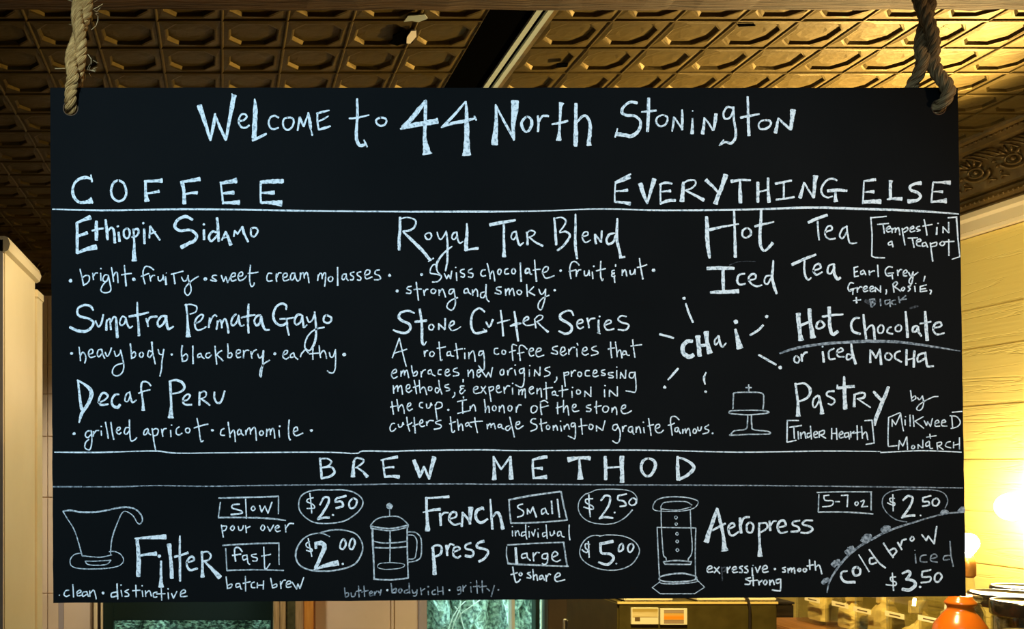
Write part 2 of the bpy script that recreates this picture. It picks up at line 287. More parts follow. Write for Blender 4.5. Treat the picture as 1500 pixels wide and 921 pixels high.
('word',0,"1062,755,16 1055,820 1065,895,16;1068,850 1095,830 1110,850 1100,885 1070,895;1155,760,14 1155,830 1157,915,16;1225,825 1200,835 1198,860 1220,855;1225,825 1235,855 1255,870;1305,820 1278,825 1268,850 1290,865 1320,838;1350,760 1355,830 1365,920;1410,800 1385,815 1362,840;1362,838 1390,860 1420,890,15"
 ";1460,740 1465,800 1462,855;1465,830 1490,820 1500,840 1485,862 1462,860;1535,830 1570,818 1568,795 1542,800 1535,835 1548,862 1575,855;1600,800 1602,830 1600,865,14;1602,830 1620,800 1648,798;1665,808 1668,840 1675,868;1672,840 1690,805 1715,792;1725,830 1740,865 1765,845 1775,800;1775,800,16 1772,860,18 1768,930 1760,985 1755,1030 1743,1015 1752,960 1780,915 1830,885"),
]),
(330,380,6,12,[
('word',0,"410,122 378,122 365,160 375,190 415,185;450,125 447,160 452,195;452,160 468,120 492,118;505,160 540,150 540,122 515,125 505,155 518,188 560,175;605,118 582,125 572,160 585,182 605,160 612,120;610,120 618,160 635,190 650,180;660,118 660,150 655,180;660,140 680,115 690,130 695,165;695,140 715,112 728,150 735,205"),
('word',0,"815,135 815,160 812,185;815,150 835,120 848,130 852,170;852,150 870,118 882,125 880,180 873,235;930,150 945,165 935,190 912,190 905,165 930,150;987,70,14 987,150 988,228,16;1062,128 1035,132 1025,165 1040,178 1062,150;1062,125 1065,165 1080,185;1132,110 1105,118 1102,135 1128,155 1120,178 1098,178;1192,108 1165,115 1160,135 1190,158 1185,182 1160,178;1222,140 1265,125 1268,95 1240,95 1225,130 1240,170 1290,152;1355,92 1325,98 1315,125 1350,140 1365,165 1345,178 1310,178"),
('dot',0,"1443,140,30"),
('word',0,"535,440,14 535,405,20 495,388,22 445,420,20 422,490,24 440,550,22 490,580,22 545,555,22;480,522,14 540,520,16 600,510,14;540,520,16 545,600,16 560,665,14;665,485,18 630,490,22 608,540,18 625,572,16 660,550,18 678,490,14;675,490,16 685,560,20 690,595,18 718,575,12;715,505,16 735,550,14 765,530,14 785,480,16;785,460,14 795,560,18 798,660,20 785,730,22 760,780,18 735,800,12 700,775,14 705,720,14 735,660,14 790,615,14 870,595,14;890,490,18 930,510,18 925,545,18 895,558,18 865,540,18 868,505,18 890,490,18"),
('dot',0,"435,828,28"),
('word',0,"505,840 540,825 545,800 520,805 505,850 530,875 560,860;600,820 575,835 575,860 600,855;602,820 612,855 638,878;660,855 672,820;665,835 690,805 705,795 730,820;772,780 768,830 770,878;740,830 780,825 820,822;825,755 830,820 838,862;835,835 860,800 880,820 890,870;915,815 925,855 950,850 965,800;968,790 970,860 968,918 965,960 950,993 920,995 897,978"),
('dot',0,"1045,835,34"),
]),
(90,530,6,12,[
('word',0,"145,160,16 158,280,22 170,370,26 180,420,28;140,160,14 200,195,22 255,245,36 260,310,36 220,390,30 180,450,30 155,532,12;320,355,12 360,345,14 405,310,16 395,280,24 360,275,20 330,330,20 345,375,20 410,370,16;505,285,14 470,290,20 445,330,18 450,380,22 490,400,30 515,375,22;600,265,12 570,285,14 558,340,12 585,345,12 602,300,12;600,262,14 608,310,16 625,355,18 658,335,10;785,210,14 760,180,14 715,175,16 700,220,18 710,300,16 718,370,20 718,425,32;678,275,14 720,258,14 780,245,12"),
('word',0,"955,170,24 960,260,22 965,380,20 962,440,36 960,490,54;950,168,12 1010,160,22 1065,185,26 1080,230,22 1040,265,18 975,280,12;1065,345,14 1110,330,14 1130,295,16 1105,285,16 1070,320,16 1080,370,18 1145,375,16;1215,265,16 1212,320,18 1213,378,20;1210,280,14 1250,258,14 1272,270,14 1265,305,12 1225,325,12;1225,322,14 1265,350,18 1305,380,14;1345,265,16 1345,320,16 1370,360,18 1405,345,20 1435,255,16"),
('dot',0,"112,630,30"),
('word',0,"262,605 225,610 210,645 230,665 258,640;262,605 268,680 262,740 245,772 208,755 212,710 240,680;280,610 280,655;285,630 305,605 328,602;350,567,14;350,605 352,645;388,530,14 400,600 412,672,14;435,530,14 445,610 460,680,14;480,605 512,595 515,575 492,580 485,615 505,635 525,620;597,510,14 600,600 608,685,12 635,690 662,665;590,575 565,580 552,620 572,635 600,600"),
('word',0,"758,585 732,600 722,635 745,635 762,600;762,590 768,625 785,640;797,585 805,640 815,710 828,772;800,600 830,585 852,600 840,640 808,650;880,590 885,620 892,655;888,620 900,590 922,585;968,555,14;960,600 962,658;1035,570 1012,590 1010,630 1035,640 1060,625;1115,580 1130,600 1118,622 1095,615 1092,590 1115,580;1192,495,12 1208,580 1218,660 1228,700 1248,690;1165,580 1220,562 1288,545,14"),
('dot',0,"1327,600,26"),
('word',0,"1430,585 1405,600 1400,640 1435,645;1465,530,14 1475,600 1482,660,14;1485,630 1510,600 1522,620 1528,700;1565,590 1548,610 1552,640 1572,630;1575,595 1585,630 1602,645;1620,600 1622,640;1622,620 1645,580 1658,590 1662,635;1662,610 1690,575 1705,590 1710,640 1713,690;1760,605 1775,620 1765,642 1745,640 1742,618 1760,605;1805,590 1802,655;1805,620 1825,590 1835,600 1837,640;1837,615 1855,585 1868,600 1875,670;1918,565,18;1912,600 1916,660;2002,510,14 1995,590 2000,660 2010,685,16;2040,615 2075,600 2068,572 2045,585 2040,625 2065,648 2122,625"),
('dot',0,"2197,602,28"),
]),
(560,310,6,12,[
('word',0,"155,50,22 155,150,24 148,250,26 148,335,26;158,65,12 220,50,12 290,75,14 285,130,18 240,165,20 180,172,14;185,178,16 260,250,28 350,340,30 420,425,24;405,438,10 450,410,14;375,205,12 400,188,12 425,192,16 432,220,14 410,245,12 385,235,18 375,205,12;482,180,12 495,230,14 520,240,12 560,180,14;560,170,14 572,260,16 572,370,18 570,440,18 555,520,14;612,305,12 560,345,16 510,400,18 478,460,20 482,520,12 520,565,12;655,180,14 625,190,16 610,225,14 630,245,12 655,215,14;655,180,14 662,240,16 680,275,14 710,262,10;742,105,14 745,180,24 738,260,32 735,340,36;730,342,14 780,328,16 840,322,28"),
('word',0,"945,115,30 1050,95,30 1168,75,18;1068,115,20 1068,220,20 1070,320,24 1070,395,38;1170,175,14 1145,185,14 1132,225,12 1155,245,14 1175,215,14;1175,170,14 1185,230,18 1205,290,20 1238,275,12;1210,300,12 1240,272,12;1270,180,16 1275,240,18 1275,290,22;1270,190,12 1300,165,14 1340,178,14 1330,205,12 1290,225,12;1290,222,14 1340,265,16 1410,300,20"),
('dot',0,"345,552,28"),
('word',0,"485,470 450,465 425,500 425,540 480,550 520,570 490,612 440,618;545,545 565,590;565,590 582,555;582,555 600,590;600,590 610,520;645,490,14;650,535 655,605;720,505 690,515 690,535 720,550 715,575 690,570;790,500 760,515 760,535 795,545 790,575 755,572"),
('word',0,"905,510 878,515 865,545 880,568 908,560;922,455 940,530 948,590;945,560 970,520 980,550 988,610;1035,505 1045,525 1030,552 1015,540 1018,515 1035,505;1105,500 1080,510 1078,545 1112,545;1155,500 1170,520 1160,545 1140,540 1138,515 1155,500;1213,450,14 1215,530 1220,612,18;1290,500,14 1262,505,16 1260,540,16 1290,530,16;1290,505,14 1300,545,14 1315,550;1338,425 1345,520 1355,612,16;1325,515 1355,508 1388,505;1405,540 1450,520 1455,485 1425,490 1408,530 1430,580 1465,580 1510,562"),
('dot',0,"130,697,28"),
('word',0,"255,655 225,662 218,680 250,695 245,718 210,715;298,620 308,700 318,780;278,685 310,680 345,680;362,690 370,735;368,710 385,685 402,682;450,680 470,695 455,718 432,712 430,690 450,680;498,685 500,735;500,715 525,680 540,700 555,750;625,680 595,685 585,715 605,722 625,695;628,680 640,750 640,820 610,865 568,840 580,800 620,770 662,755"),
('word',0,"750,675 722,685 720,715 745,712;752,680 760,710 778,725;792,685 795,735;798,710 820,680 835,700 838,745;912,640,14 910,720 920,770 938,790;895,705 868,715 865,750 890,755 908,720"),
('word',0,"1045,662 1010,665 1005,685 1040,700 1035,725 990,715;1082,680 1085,735;1085,710 1110,675 1118,730;1120,705 1145,675 1160,738;1205,690 1225,705 1210,728 1188,720 1185,698 1205,690;1268,640 1275,745;1330,660 1285,705;1285,705 1340,735;1375,680 1395,725 1420,710 1435,680;1435,680 1430,760 1410,830 1395,862 1370,845 1375,800 1410,760 1465,735"),
('dot',0,"1515,690,24"),
]),
(800,310,6,12,[
('word',0,"70,55,16 80,160,22 88,290,22;75,60,10 130,50,12 172,75,18 160,120,14 118,175,14;118,185,10 170,175,18 208,205,20 190,250,22 150,300,20 100,340,18;258,22,14 258,130,20 255,260,24 262,350,24 272,412,18;315,220,12 365,205,12 362,178,12 330,185,14 318,230,14 345,270,14 390,250,10;430,200,20 430,245,20 438,282,18;435,205,14 480,265,16;488,170,18 485,270,12;625,60,16 622,150,24 622,250,26 640,330,24 655,400,28;645,405,14 690,398,18;600,190,14 555,200,22 530,250,20 545,285,22 590,265,20 608,210,14"),
('dot',0,"127,517,24"),
('word',0,"290,470 260,440 225,445 208,490 210,540 218,590;200,525 235,518 262,510;265,515 265,570;270,545 285,515 305,510;335,520 338,560 365,555 375,515;375,515 382,560;418,480,18;405,530 410,590;480,435 478,500 480,570 492,605 500,590;440,520 480,510 522,500"),
('word',0,"610,465 610,482;600,515 580,520 580,540 600,535;600,545 578,550 580,570 605,565;598,575 602,622"),
('word',0,"668,510 668,560;670,540 690,510 702,530 708,568;735,515 742,550 765,545 780,510;780,505 782,550;820,410,12 830,490 850,592,16;800,490 840,482 885,465"),
('dot',0,"943,515,32"),
]),
(560,440,7.5,14,[
('word',0,"352,140,16 290,115,24 210,130,26 180,180,32 220,225,30 290,255,30 308,310,28 260,355,30 190,350,26 120,325,18;410,95,26 430,220,28 435,330,30 435,440,32 455,490,18 485,450,10;360,235,26 430,228,30 485,220,32;540,260,16 565,285,16 550,320,16 520,318,16 512,285,16 540,260,16;620,255,18 620,318,20;625,260,18 685,320,18;690,200,20 690,315,16;740,285,16 785,260,18 785,228,18 755,235,16 735,285,18 765,330,16 820,315,12 862,288,10"),
('word',0,"1125,125,18 1065,85,22 1000,130,22 975,220,28 985,310,26 1030,360,26 1145,335,30;1110,310,10 1145,340,14;1140,235,20 1175,290,20 1215,210,22;1300,110,18 1315,230,20 1328,388,22;1265,248,16 1330,230,20 1400,212,14;1450,120,20 1465,220,26 1477,330,26 1493,445,20;1405,282,16 1460,262,34 1525,250,16;1555,230,14 1605,205,18 1595,178,18 1560,200,18 1550,245,18 1590,275,14 1665,262,14;1675,220,16 1680,260,18 1687,302,18;1670,210,14 1715,165,14 1760,170,14 1750,205,14 1690,235,12;1700,235,14 1755,290,16 1820,345,26"),
('word',0,"187,415 110,630;187,415 230,600;230,600 262,725;130,580 270,535"),
('word',0,"460,555 465,615;465,590 480,555 500,550;545,560 570,580 555,612 525,610 522,580 545,560;622,455 632,560 640,655 658,650;600,525 650,518 695,508;745,560 715,570 712,605 740,600;748,560 755,605 785,612;808,470 820,560 828,640,18;790,550 830,538 880,530;905,530,16;905,575 907,640;950,570 952,640;955,600 990,555 1010,580 1020,670;1105,555 1070,560 1060,600 1085,600 1110,570;1108,550 1120,640 1120,740,16 1100,765 1055,715"),
('word',0,"1270,525 1235,530 1230,575 1255,592 1280,585;1330,545 1355,560 1345,590 1318,585 1315,560 1330,545;1475,495,14 1430,485,14 1425,550 1435,660;1395,570 1430,555 1465,548;1590,535 1545,495 1510,500 1505,560 1515,660;1485,582 1520,575 1557,568;1605,565 1655,550 1653,525 1625,530 1610,570 1630,610 1665,600;1687,570 1740,550 1737,525 1705,530 1687,580 1710,618 1775,600"),
('word',0,"105,805 155,785 145,755 115,775 100,820 125,855 165,835;205,775 205,835;205,810 235,765 245,820;245,800 270,765 290,850;320,715 330,780 345,830;345,800 375,775 385,800 370,825 340,830;425,780 428,840;430,805 450,770 475,760;530,760 505,775 505,805 530,805;535,760 550,810 580,828;648,760 620,765 612,805 645,812;690,795 730,780 725,755 700,765 690,810 715,830 745,810;825,740 785,755 785,780 835,795 835,820 780,830,18"),
('word',0,"940,765 945,835;950,800 985,760 1000,800 1000,850;1035,800 1075,785 1070,760 1045,770 1038,815 1060,840 1080,815;1090,770 1140,840;1140,840 1165,790;1165,790 1190,840;1190,840 1210,735"),
('word',0,"1320,755 1335,775 1330,812 1300,815 1295,780 1320,755;1375,770 1380,820;1380,795 1400,755 1425,745;1460,710,18;1453,760 1465,820;1550,745 1510,760 1510,795 1540,795 1555,755;1555,740 1560,810 1555,900 1540,945 1510,950 1460,925;1620,715,16;1615,760 1615,835;1675,760 1670,830;1677,765 1725,825;1733,730 1730,825;1840,730 1795,745 1790,765 1840,790 1830,820 1780,835;1915,840 1915,870 1890,900"),
]),
(750,440,7.5,14,[
('word',0,"675,165,18 650,120,22 600,115,20 530,155,26 540,205,34 610,245,30 655,290,28 640,345,28 580,365,26 515,335,20;715,260,14 775,240,18 765,210,20 725,225,20 715,280,18 745,310,18 785,290,16;825,195,22 835,240,18 845,300,18;840,240,12 860,205,18 910,195,20;962,175,22;950,215,20 950,290,22 955,345,28;935,355,8 970,365,10;1020,270,16 1085,245,16 1075,215,16 1035,230,20 1015,280,18 1050,325,20 1120,310,18;1255,178,14 1200,168,18 1165,205,18 1200,240,20 1270,260,20 1280,290,20 1240,325,22 1165,320,16"),
('word',0,"500,500 450,515 450,540 495,560 490,592 430,575;530,575 580,550 572,515 545,520 530,575 560,605 600,580;622,535 625,595;628,560 655,520 690,515;715,470 722,492;710,530 715,618;770,560 820,545 815,515 785,525 770,575 800,600 840,585;925,500 880,520 885,545 935,560 940,585 870,605"),
('word',0,"1082,455 1085,540 1095,628,16;1055,535 1090,525 1125,520;1135,455 1148,540 1155,620;1155,580 1180,545 1195,560 1208,632;1250,555 1220,560 1218,595 1245,590;1252,560 1262,595 1290,602;1325,430 1335,530 1350,625,14;1305,500 1350,495 1425,485"),
('word',0,"570,790 575,850 585,945;575,800 615,785 620,810 580,825;650,775 652,835;655,805 680,770 700,770;745,785 765,805 750,835 725,825 725,795 745,785;850,770 810,775 808,825 855,828;885,810 930,790 925,765 900,770 888,820 910,838 950,825;1020,760 985,770 985,790 1020,805 1015,822 980,820;1110,790 1065,795 1062,815 1108,830 1105,848 1060,848;1150,732,16;1150,770 1150,855;1195,790 1190,855;1195,795 1235,855;1250,765 1245,855;1335,790 1295,795 1290,840 1325,850 1350,800;1350,785 1355,850 1360,900 1362,960 1350,1007 1300,1000 1250,993"),
]),
(560,540,7.5,14,[
('word',0,"120,185 125,270,16;125,230 165,185 170,250;170,225 205,185 222,280;258,225 300,210 298,175 268,185 262,235 290,260 325,235;350,125 365,200 375,275;340,205 400,185;405,125 410,200 418,265;420,230 450,200 470,220 488,285;525,195 545,210 535,238 510,235 508,205 525,195;620,125 630,200 655,280;615,215 590,210 582,245 605,265 628,225;730,170 695,180 690,200 735,215 735,235 700,245;795,260 795,290 770,318"),
('word',0,"890,118,18 887,145,14;900,190 860,190 862,215 890,215;870,222 850,250 870,275 910,235;890,305 892,322"),
('word',0,"1000,235 1045,218 1045,195 1010,205 1003,250 1025,272 1075,262;1085,195 1140,275;1135,190 1085,262;1170,200 1180,270 1195,360;1175,205 1215,195 1220,225 1185,245;1250,225 1285,210 1280,185 1258,195 1252,240 1275,262 1310,250;1335,200 1342,270;1345,230 1370,190 1400,190;1433,160,18;1430,210 1432,280;1500,230 1500,285;1500,260 1535,225 1535,285;1535,260 1565,220 1572,320;1612,235 1655,215 1650,195 1620,210 1615,250 1635,278 1668,262;1700,215 1700,275;1702,245 1735,215 1745,250 1748,312;1797,148 1800,240 1805,335;1770,225 1820,212 1870,205;1895,245 1870,255 1868,285 1895,285;1900,250 1910,290 1935,295;1975,185 1978,250 1978,310;1940,245 1990,235 2040,225;2090,205,18;2082,245 2085,315;2145,230 2175,245 2170,272 2140,275 2133,250 2145,230;2225,245 2222,305;2225,245 2285,300;2290,200 2290,305"),
('word',0,"2447,185,18;2440,230 2442,310;2495,235 2495,305;2498,235 2570,300;2582,195 2582,300"),
('word',0,"105,360 112,430 122,500;90,420 140,410 175,405;160,335 170,410 178,465;180,430 210,395 230,420 242,490;275,420 310,400 305,375 280,390 275,435 295,460 330,440"),
('word',0,"445,370 415,375 410,415 445,430;485,385 490,430 520,425 535,375;537,380 545,400;580,395 590,480 602,555;585,400 605,368 650,375 655,415 620,435 590,438;725,452,26"),
('word',0,"825,362 870,350 925,340;882,350 880,420 885,490;828,490 890,475 955,462;965,410 965,460;970,435 1000,395 1018,420 1025,465"),
('word',0,"1120,335 1130,410 1132,482;1135,450 1160,410 1172,430 1175,482;1230,405 1250,425 1240,458 1215,455 1210,425 1230,405;1285,410 1285,470;1290,440 1320,400 1335,430 1342,485;1405,405 1425,425 1410,462 1385,455 1382,420 1405,405;1470,420 1472,480;1475,450 1495,400 1525,398"),
('word',0,"1670,405 1700,420 1695,460 1660,485 1635,470 1638,425 1670,405;1738,370 1740,440 1750,505,16;1735,365 1780,348 1818,372;1745,425 1825,405"),
('word',0,"1925,370 1925,440 1928,495;1910,430 1950,420 1990,405;1990,345 1990,420 1992,480;1995,445 2025,405 2038,430 2048,510;2088,435 2125,415 2120,390 2095,400 2088,445 2110,470 2160,460"),
('word',0,"2290,395 2250,405 2245,425 2290,440 2280,468 2240,465;2352,355 2350,430 2355,490;2330,420 2370,412 2405,405;2460,410 2485,430 2470,470 2435,475 2420,445 2435,415 2460,410;2525,430 2522,480;2528,455 2555,420 2572,450 2575,505;2620,445 2665,430 2670,400 2640,405 2622,450 2645,490 2695,485 2738,460"),
('word',0,"135,600 105,605 85,645 95,685 125,680 148,655;175,610 185,640 215,630 225,590;225,590 235,612;268,530 278,610 300,685;270,620 305,605 325,590;350,535 355,620 362,705,18;335,630 370,615 395,605;415,605 445,585 435,560 415,575 412,615 435,635 465,625;485,580 490,625;492,605 515,570 562,570;645,565 595,580 590,600 645,620 635,650 570,665,18"),
('word',0,"748,525 755,600 765,690 785,695 795,680;738,605 775,590 805,580;825,555 832,610 838,675;840,640 865,605 880,630 885,678;940,590 915,605 920,630 945,620;948,590 960,625 980,640;1015,535 1025,610 1045,702;965,590 1030,580 1100,575"),
('word',0,"1150,610 1155,660;1155,635 1185,600 1195,645;1195,625 1225,600 1242,660;1305,610 1275,615 1275,645 1300,640;1308,615 1315,650 1340,665;1400,530 1415,600 1435,680 1450,750;1395,625 1360,640 1358,670 1385,675 1410,640;1465,620 1505,605 1505,580 1475,590 1465,635 1490,662 1548,625"),
('word',0,"1685,550 1650,550 1630,580 1650,600 1695,620 1690,660 1630,685;1742,550 1745,620 1755,685;1728,605 1765,600 1805,590;1820,620 1840,640 1825,665 1802,655 1805,630 1820,620;1878,625 1880,675;1882,650 1905,620 1918,640 1925,675;1958,575,18;1957,625 1968,685;1998,625 2000,665;2002,645 2030,610 2045,625 2055,665;2110,595 2080,600 2075,630 2100,635 2118,605;2118,600 2122,680 2115,765 2080,755 2042,738;2182,545 2190,640 2198,720;2158,635 2200,625 2250,620;2290,610 2315,630 2300,665 2272,655 2275,620 2290,610;2353,625 2353,685;2353,628 2415,675;2445,570 2420,675"),
]),
(880,590,7.5,14,[
('word',0,"180,235 140,245 130,285 160,300 190,260;180,240 210,310 210,390 190,435 160,438 130,415;238,260 242,315;245,285 260,255 280,250;345,260 310,270 305,310 335,320 350,275;350,270 352,325 365,345;388,265 388,325;390,295 415,260 430,285 438,330;468,212,18;470,270 478,328;525,170 535,240 545,300 552,358;518,255 550,245 580,238;600,285 645,265 640,235 608,245 598,290 620,325 660,325 688,298"),
('word',0,"860,185 820,150 775,155 765,200 775,280 785,355;738,245 775,238 810,222;848,270 820,275 815,310 840,315 852,285;852,275 862,315 875,335;900,290 900,335;902,315 930,285 935,330;940,310 960,280 975,300 982,360;1035,285 1050,305 1040,332 1015,325 1018,295 1035,285;1065,265 1070,300 1095,300 1105,262;1185,242 1145,265 1150,285 1185,300 1175,325 1120,340;1228,335,24"),
]),
(1010,310,6,14,[
('word',0,"148,45,26 155,130,34 155,230,36 165,330,34 175,405,22;390,-18,18 395,120,20 400,280,24 402,400,30;170,160,28 280,135,20 430,108,14;505,145,14 535,165,20 535,205,20 495,230,14 465,210,16 468,165,20 505,145,14;630,-16,20 625,100,26 618,220,28 625,300,26 655,345,18 700,310,24 730,275,30;575,130,20 640,112,22 740,90,12"),
('word',0,"1045,95,28 1120,60,26 1208,30,26;1125,85,16 1130,170,16 1138,248,14;1190,180,14 1250,158,16 1240,125,16 1205,140,14 1190,200,14 1225,240,14 1280,235,16;1385,130,14 1345,150,16 1318,210,14 1345,235,14 1380,180,14;1380,125,14 1390,200,16 1410,275,14 1470,272,12"),
('word',0,"155,498,28 270,495,32 390,498,26;295,510,30 295,600,30 298,685,26;185,708,22 300,705,34 430,698,38;485,545,14 435,555,20 418,605,20 440,640,18 490,632,16;515,600,14 575,590,14 580,555,18 545,550,20 518,590,16 545,635,16 590,655,18 635,645,14;735,430,14 732,500,20 725,580,26 745,660,28 765,720,20;710,560,14 670,570,16 658,620,14 685,635,16 712,590,14"),
('word',0,"900,465,30 1000,420,26 1108,378,20;1010,430,16 1008,510,18 1020,570,20 1045,598,18 1068,580,12;1085,520,16 1150,495,16 1140,460,20 1105,470,16 1088,520,16 1115,555,18 1165,530,14;1270,460,16 1225,475,16 1212,530,18 1240,545,14 1270,500,20;1270,465,20 1270,540,26 1300,592,26 1325,580,20"),
('rule',2,"350,470,8 420,442,7 500,435,5 580,437,4"),
]),
(1220,310,6.14,12,[
('bracket',0,"480,42 340,55;340,50 352,200;352,200 350,400;350,400 385,415;385,412 465,415"),
('bracket',0,"1035,55 1115,48;1110,50,14 1125,250,12 1140,405,10;1140,405,10 1070,428,10"),
('word',0,"400,115 500,105;450,115 462,195;478,160 515,148 508,130 482,150 490,182 522,175;530,150 532,190;535,165 560,145 562,185;565,165 590,145 602,208;622,150 635,230 648,300;625,165 665,140 672,165 640,185;690,160 725,148 720,130 695,150 700,182 738,172;780,130 755,140 752,155 785,165 755,178;820,72 835,140 845,212;808,130 850,122 892,115"),
('word',0,"945,105,16;935,140,14 932,205,16;990,135 990,190;990,140 1035,185;1040,95 1042,190"),
('word',0,"530,265 500,280 502,300 525,295;530,270 540,318"),
('word',0,"675,238 760,235;712,240 730,322;750,275 790,263 780,245 755,260 755,300 790,310;832,275 805,285 808,312 830,305;835,280 852,320;875,280 885,360 897,445,14;880,290 930,275 928,305 890,315;985,268 1005,285 985,305 960,290 985,268;1042,250 1043,395;1000,272 1090,267"),
('word',0,"190,500 195,585;190,505 225,492;195,545 220,535;195,585 230,578;275,525 250,540 255,565 275,555;278,530 295,568;325,530 330,570;332,550 355,535 375,532;402,480 408,585"),
('word',0,"535,500 500,495 470,530 485,575 520,575;495,555 545,550;530,555 537,605;580,525 585,575;588,545 605,520 620,522;630,560 665,545 658,525 635,540 635,575 665,578;680,545 700,580 720,545;720,540 718,600 705,650 685,635 695,600 765,545;828,580 815,625"),
('word',0,"185,645 155,640 135,685 150,715 185,700;155,700 210,685;180,705 178,745;218,680 220,725;222,700 245,675 262,680;270,700 305,688 300,668 275,685 280,718 315,710;330,700 362,688 355,668 332,685 340,718 372,710;378,680 382,720;380,680 420,715;428,665 428,725;478,700 482,720 475,742"),
('word',0,"540,650 550,725;540,650 565,630 580,645 555,675;555,675 610,715;630,680 645,690 632,710 615,700 630,680;700,665 675,675 695,695 675,715;745,645,12;735,670 740,720;785,675 785,720;785,672 840,658;788,698 835,690;785,720 845,712;870,705 885,710 875,740,14"),
('word',0,"210,770 212,820,18;182,800 250,792"),
('word',1,"330,790 345,855,16;330,790 375,785 350,815 380,825 350,858;425,785 430,845;510,795 470,800 475,835 505,820;512,790 515,855;560,795 530,805 535,832 565,832;590,765 600,820;655,755 600,800;600,795 660,785"),
('smudge',2,"290,800,30 330,815,44 380,800,30;690,868,14 740,855,22 765,850,12"),
]),
(955,425,5.755,14,[
('ray',0,"270,68,28;285,112,14 310,190,18 345,270,18"),('ray',0,"65,372,18 120,385,20 182,402,16"),('ray',0,"135,755,12 180,705,22 220,660,18;107,817,28"),('ray',0,"455,692,10 437,740,20 447,792,12;452,855,24"),('ray',0,"828,378,16 890,340,20 935,295,20;966,222,30"),('ray',0,"898,545,16 970,585,22 1045,628,16;1080,652,34"),
('word',0,"340,430,26 300,430,34 260,470,36 265,530,38 310,560,38 350,545,34;385,385,48 392,460,34 402,555,38;455,350,44 465,440,34 488,530,46;400,470,26 455,462,26;560,385,16 530,420,14 535,460,14 565,430,14;562,385,18 575,450,20 595,475,16 625,445,12;706,267,40;703,330,18 720,400,36 735,470,52 740,490,60"),
]),
(1130,445,5.357,13,[
('word',0,"210,75,38 215,160,32 225,240,30 232,285,46;298,40,34 302,120,26 315,200,34 325,265,46;225,170,22 300,140,20;385,135,16 415,165,18 390,190,16 355,190,16 358,155,18 385,135,16;452,25,30 455,100,24 458,180,28 480,240,24 520,215,26;400,100,18 470,90,20 560,82,14"),
('word',0,"690,110,14 650,115,20 625,160,18 640,215,20 695,235,18;722,85,16 728,160,20 742,272,18;735,220,12 770,175,14 800,180,18 810,285,20;860,165 880,185 870,225 840,225 835,190 860,165;940,180,12 915,195,14 910,225,14 950,235,14;1005,165 1020,190 1005,215 975,210 975,180 1005,165;1052,60,14 1060,150,20 1068,262,24;1145,175,16 1115,180,18 1108,215,16 1135,215,16 1150,185,20;1150,180,18 1155,220,18 1175,252,16;1205,60,18 1212,160,26 1222,285,30;1165,155,14 1250,140,14;1270,190,14 1330,175,14 1325,145,16 1285,155,18 1268,205,16 1300,240,16 1355,228,12"),
('rule',1,"65,388,12 200,345,20 400,315,22 600,300,24 800,292,24 1000,300,22 1200,325,18 1480,370,6"),
('word',0,"200,410 220,435 205,462 180,450 180,420 200,410;235,395,14 240,450,14;240,420 260,385,16 280,380,14"),
('word',0,"400,335,16;402,375,16 410,455,20;490,350,14 450,375,14 455,430,16 500,430,14;510,385 560,368 545,345 515,370 520,410 570,415;625,305,14 635,390,22 660,470,22;625,400 595,395 590,435 620,430 640,400"),
('word',0,"775,360,12 775,460,18;785,370,16 820,425,16;820,425,14 850,355,12;850,355,14 860,475,20;920,385 945,410 925,440 895,430 895,395 920,385;1010,370,14 975,385,14 970,425,16 1020,455,14;1060,360,18 1058,480,18;1120,370,20 1115,495,20;1060,440,12 1120,425,12;1195,385,18 1150,405,16 1150,455,14 1200,430,18;1205,380,18 1215,450,18 1225,490,18 1270,488,14"),
]),
(1050,545,5.77,11,[
('drawing:cake on a footed stand',3,"268,105,12 270,165,12;245,130,10 292,130,10;135,310 140,200 150,175 250,170 380,178 395,240 390,312;105,335 130,325 260,322 400,325 440,340 380,352 260,360 120,350 105,335;260,362 258,430 245,480 150,495 118,525 120,532 270,525 440,522 430,500 310,485 295,450 292,362"),
('word',0,"665,95,20 675,180,20 685,260,22 688,370,42;665,105,12 740,95,18 790,150,28 765,215,20 690,248,16;855,195,16 820,225,16 810,275,14 830,298,12 865,240,16;862,200,20 880,280,20 890,350,40;990,160,18 940,165,16 930,195,16 985,225,16 995,250,16 970,275,14 940,265,12;1076,38,16 1078,130,30 1080,220,32 1085,310,40;1018,108,12 1020,140,20;1020,135,26 1090,125,28 1160,120,24;1165,190,20 1162,240,20 1160,290,26;1160,190,14 1210,175,18 1248,180,16 1240,215,22 1185,225,12;1190,225,12 1240,260,12 1298,298,12;1325,165,18 1360,205,30 1395,240,22;1450,125,24 1415,215,32 1375,310,34 1340,400,30 1335,450,14"),
('bracket',0,"690,408 595,408;595,408 592,590;592,592 670,575"),
('bracket',0,"1250,410 1310,405;1310,405 1330,600;1330,598,12 1260,610,12"),
('word',0,"615,465,12 715,450,12;650,470 655,560;685,500 690,565;708,510 712,560;712,530 740,505 752,560;790,455 800,565;790,515 765,520 768,552 795,535;820,530 850,518 840,500 820,515 825,550 850,548;865,500 865,550;865,505 905,490 905,520 870,530;875,530 920,558"),
('word',0,"970,475 970,565;1010,475 1015,568;970,520 1012,515;1035,530 1065,518 1055,500 1035,520 1040,555 1070,548;1110,510 1080,520 1085,550 1110,540;1112,510 1120,565;1130,500 1132,550;1135,520 1160,500;1185,450 1188,570;1155,515 1215,505;1222,458 1230,560;1232,530 1260,505 1275,570"),
]),
(1280,545,7.67,13,[
('word',0,"412,205 425,325;425,290 460,265 470,295 430,322;490,285 510,310 545,270;545,265 558,340 545,400 510,430 480,415 500,375 560,330 660,280 720,272"),
('bracket',0,"170,505 290,455;165,505 158,700 160,830;160,835 260,825;295,455 310,520"),
('bracket',0,"880,450,14 990,440,12"),
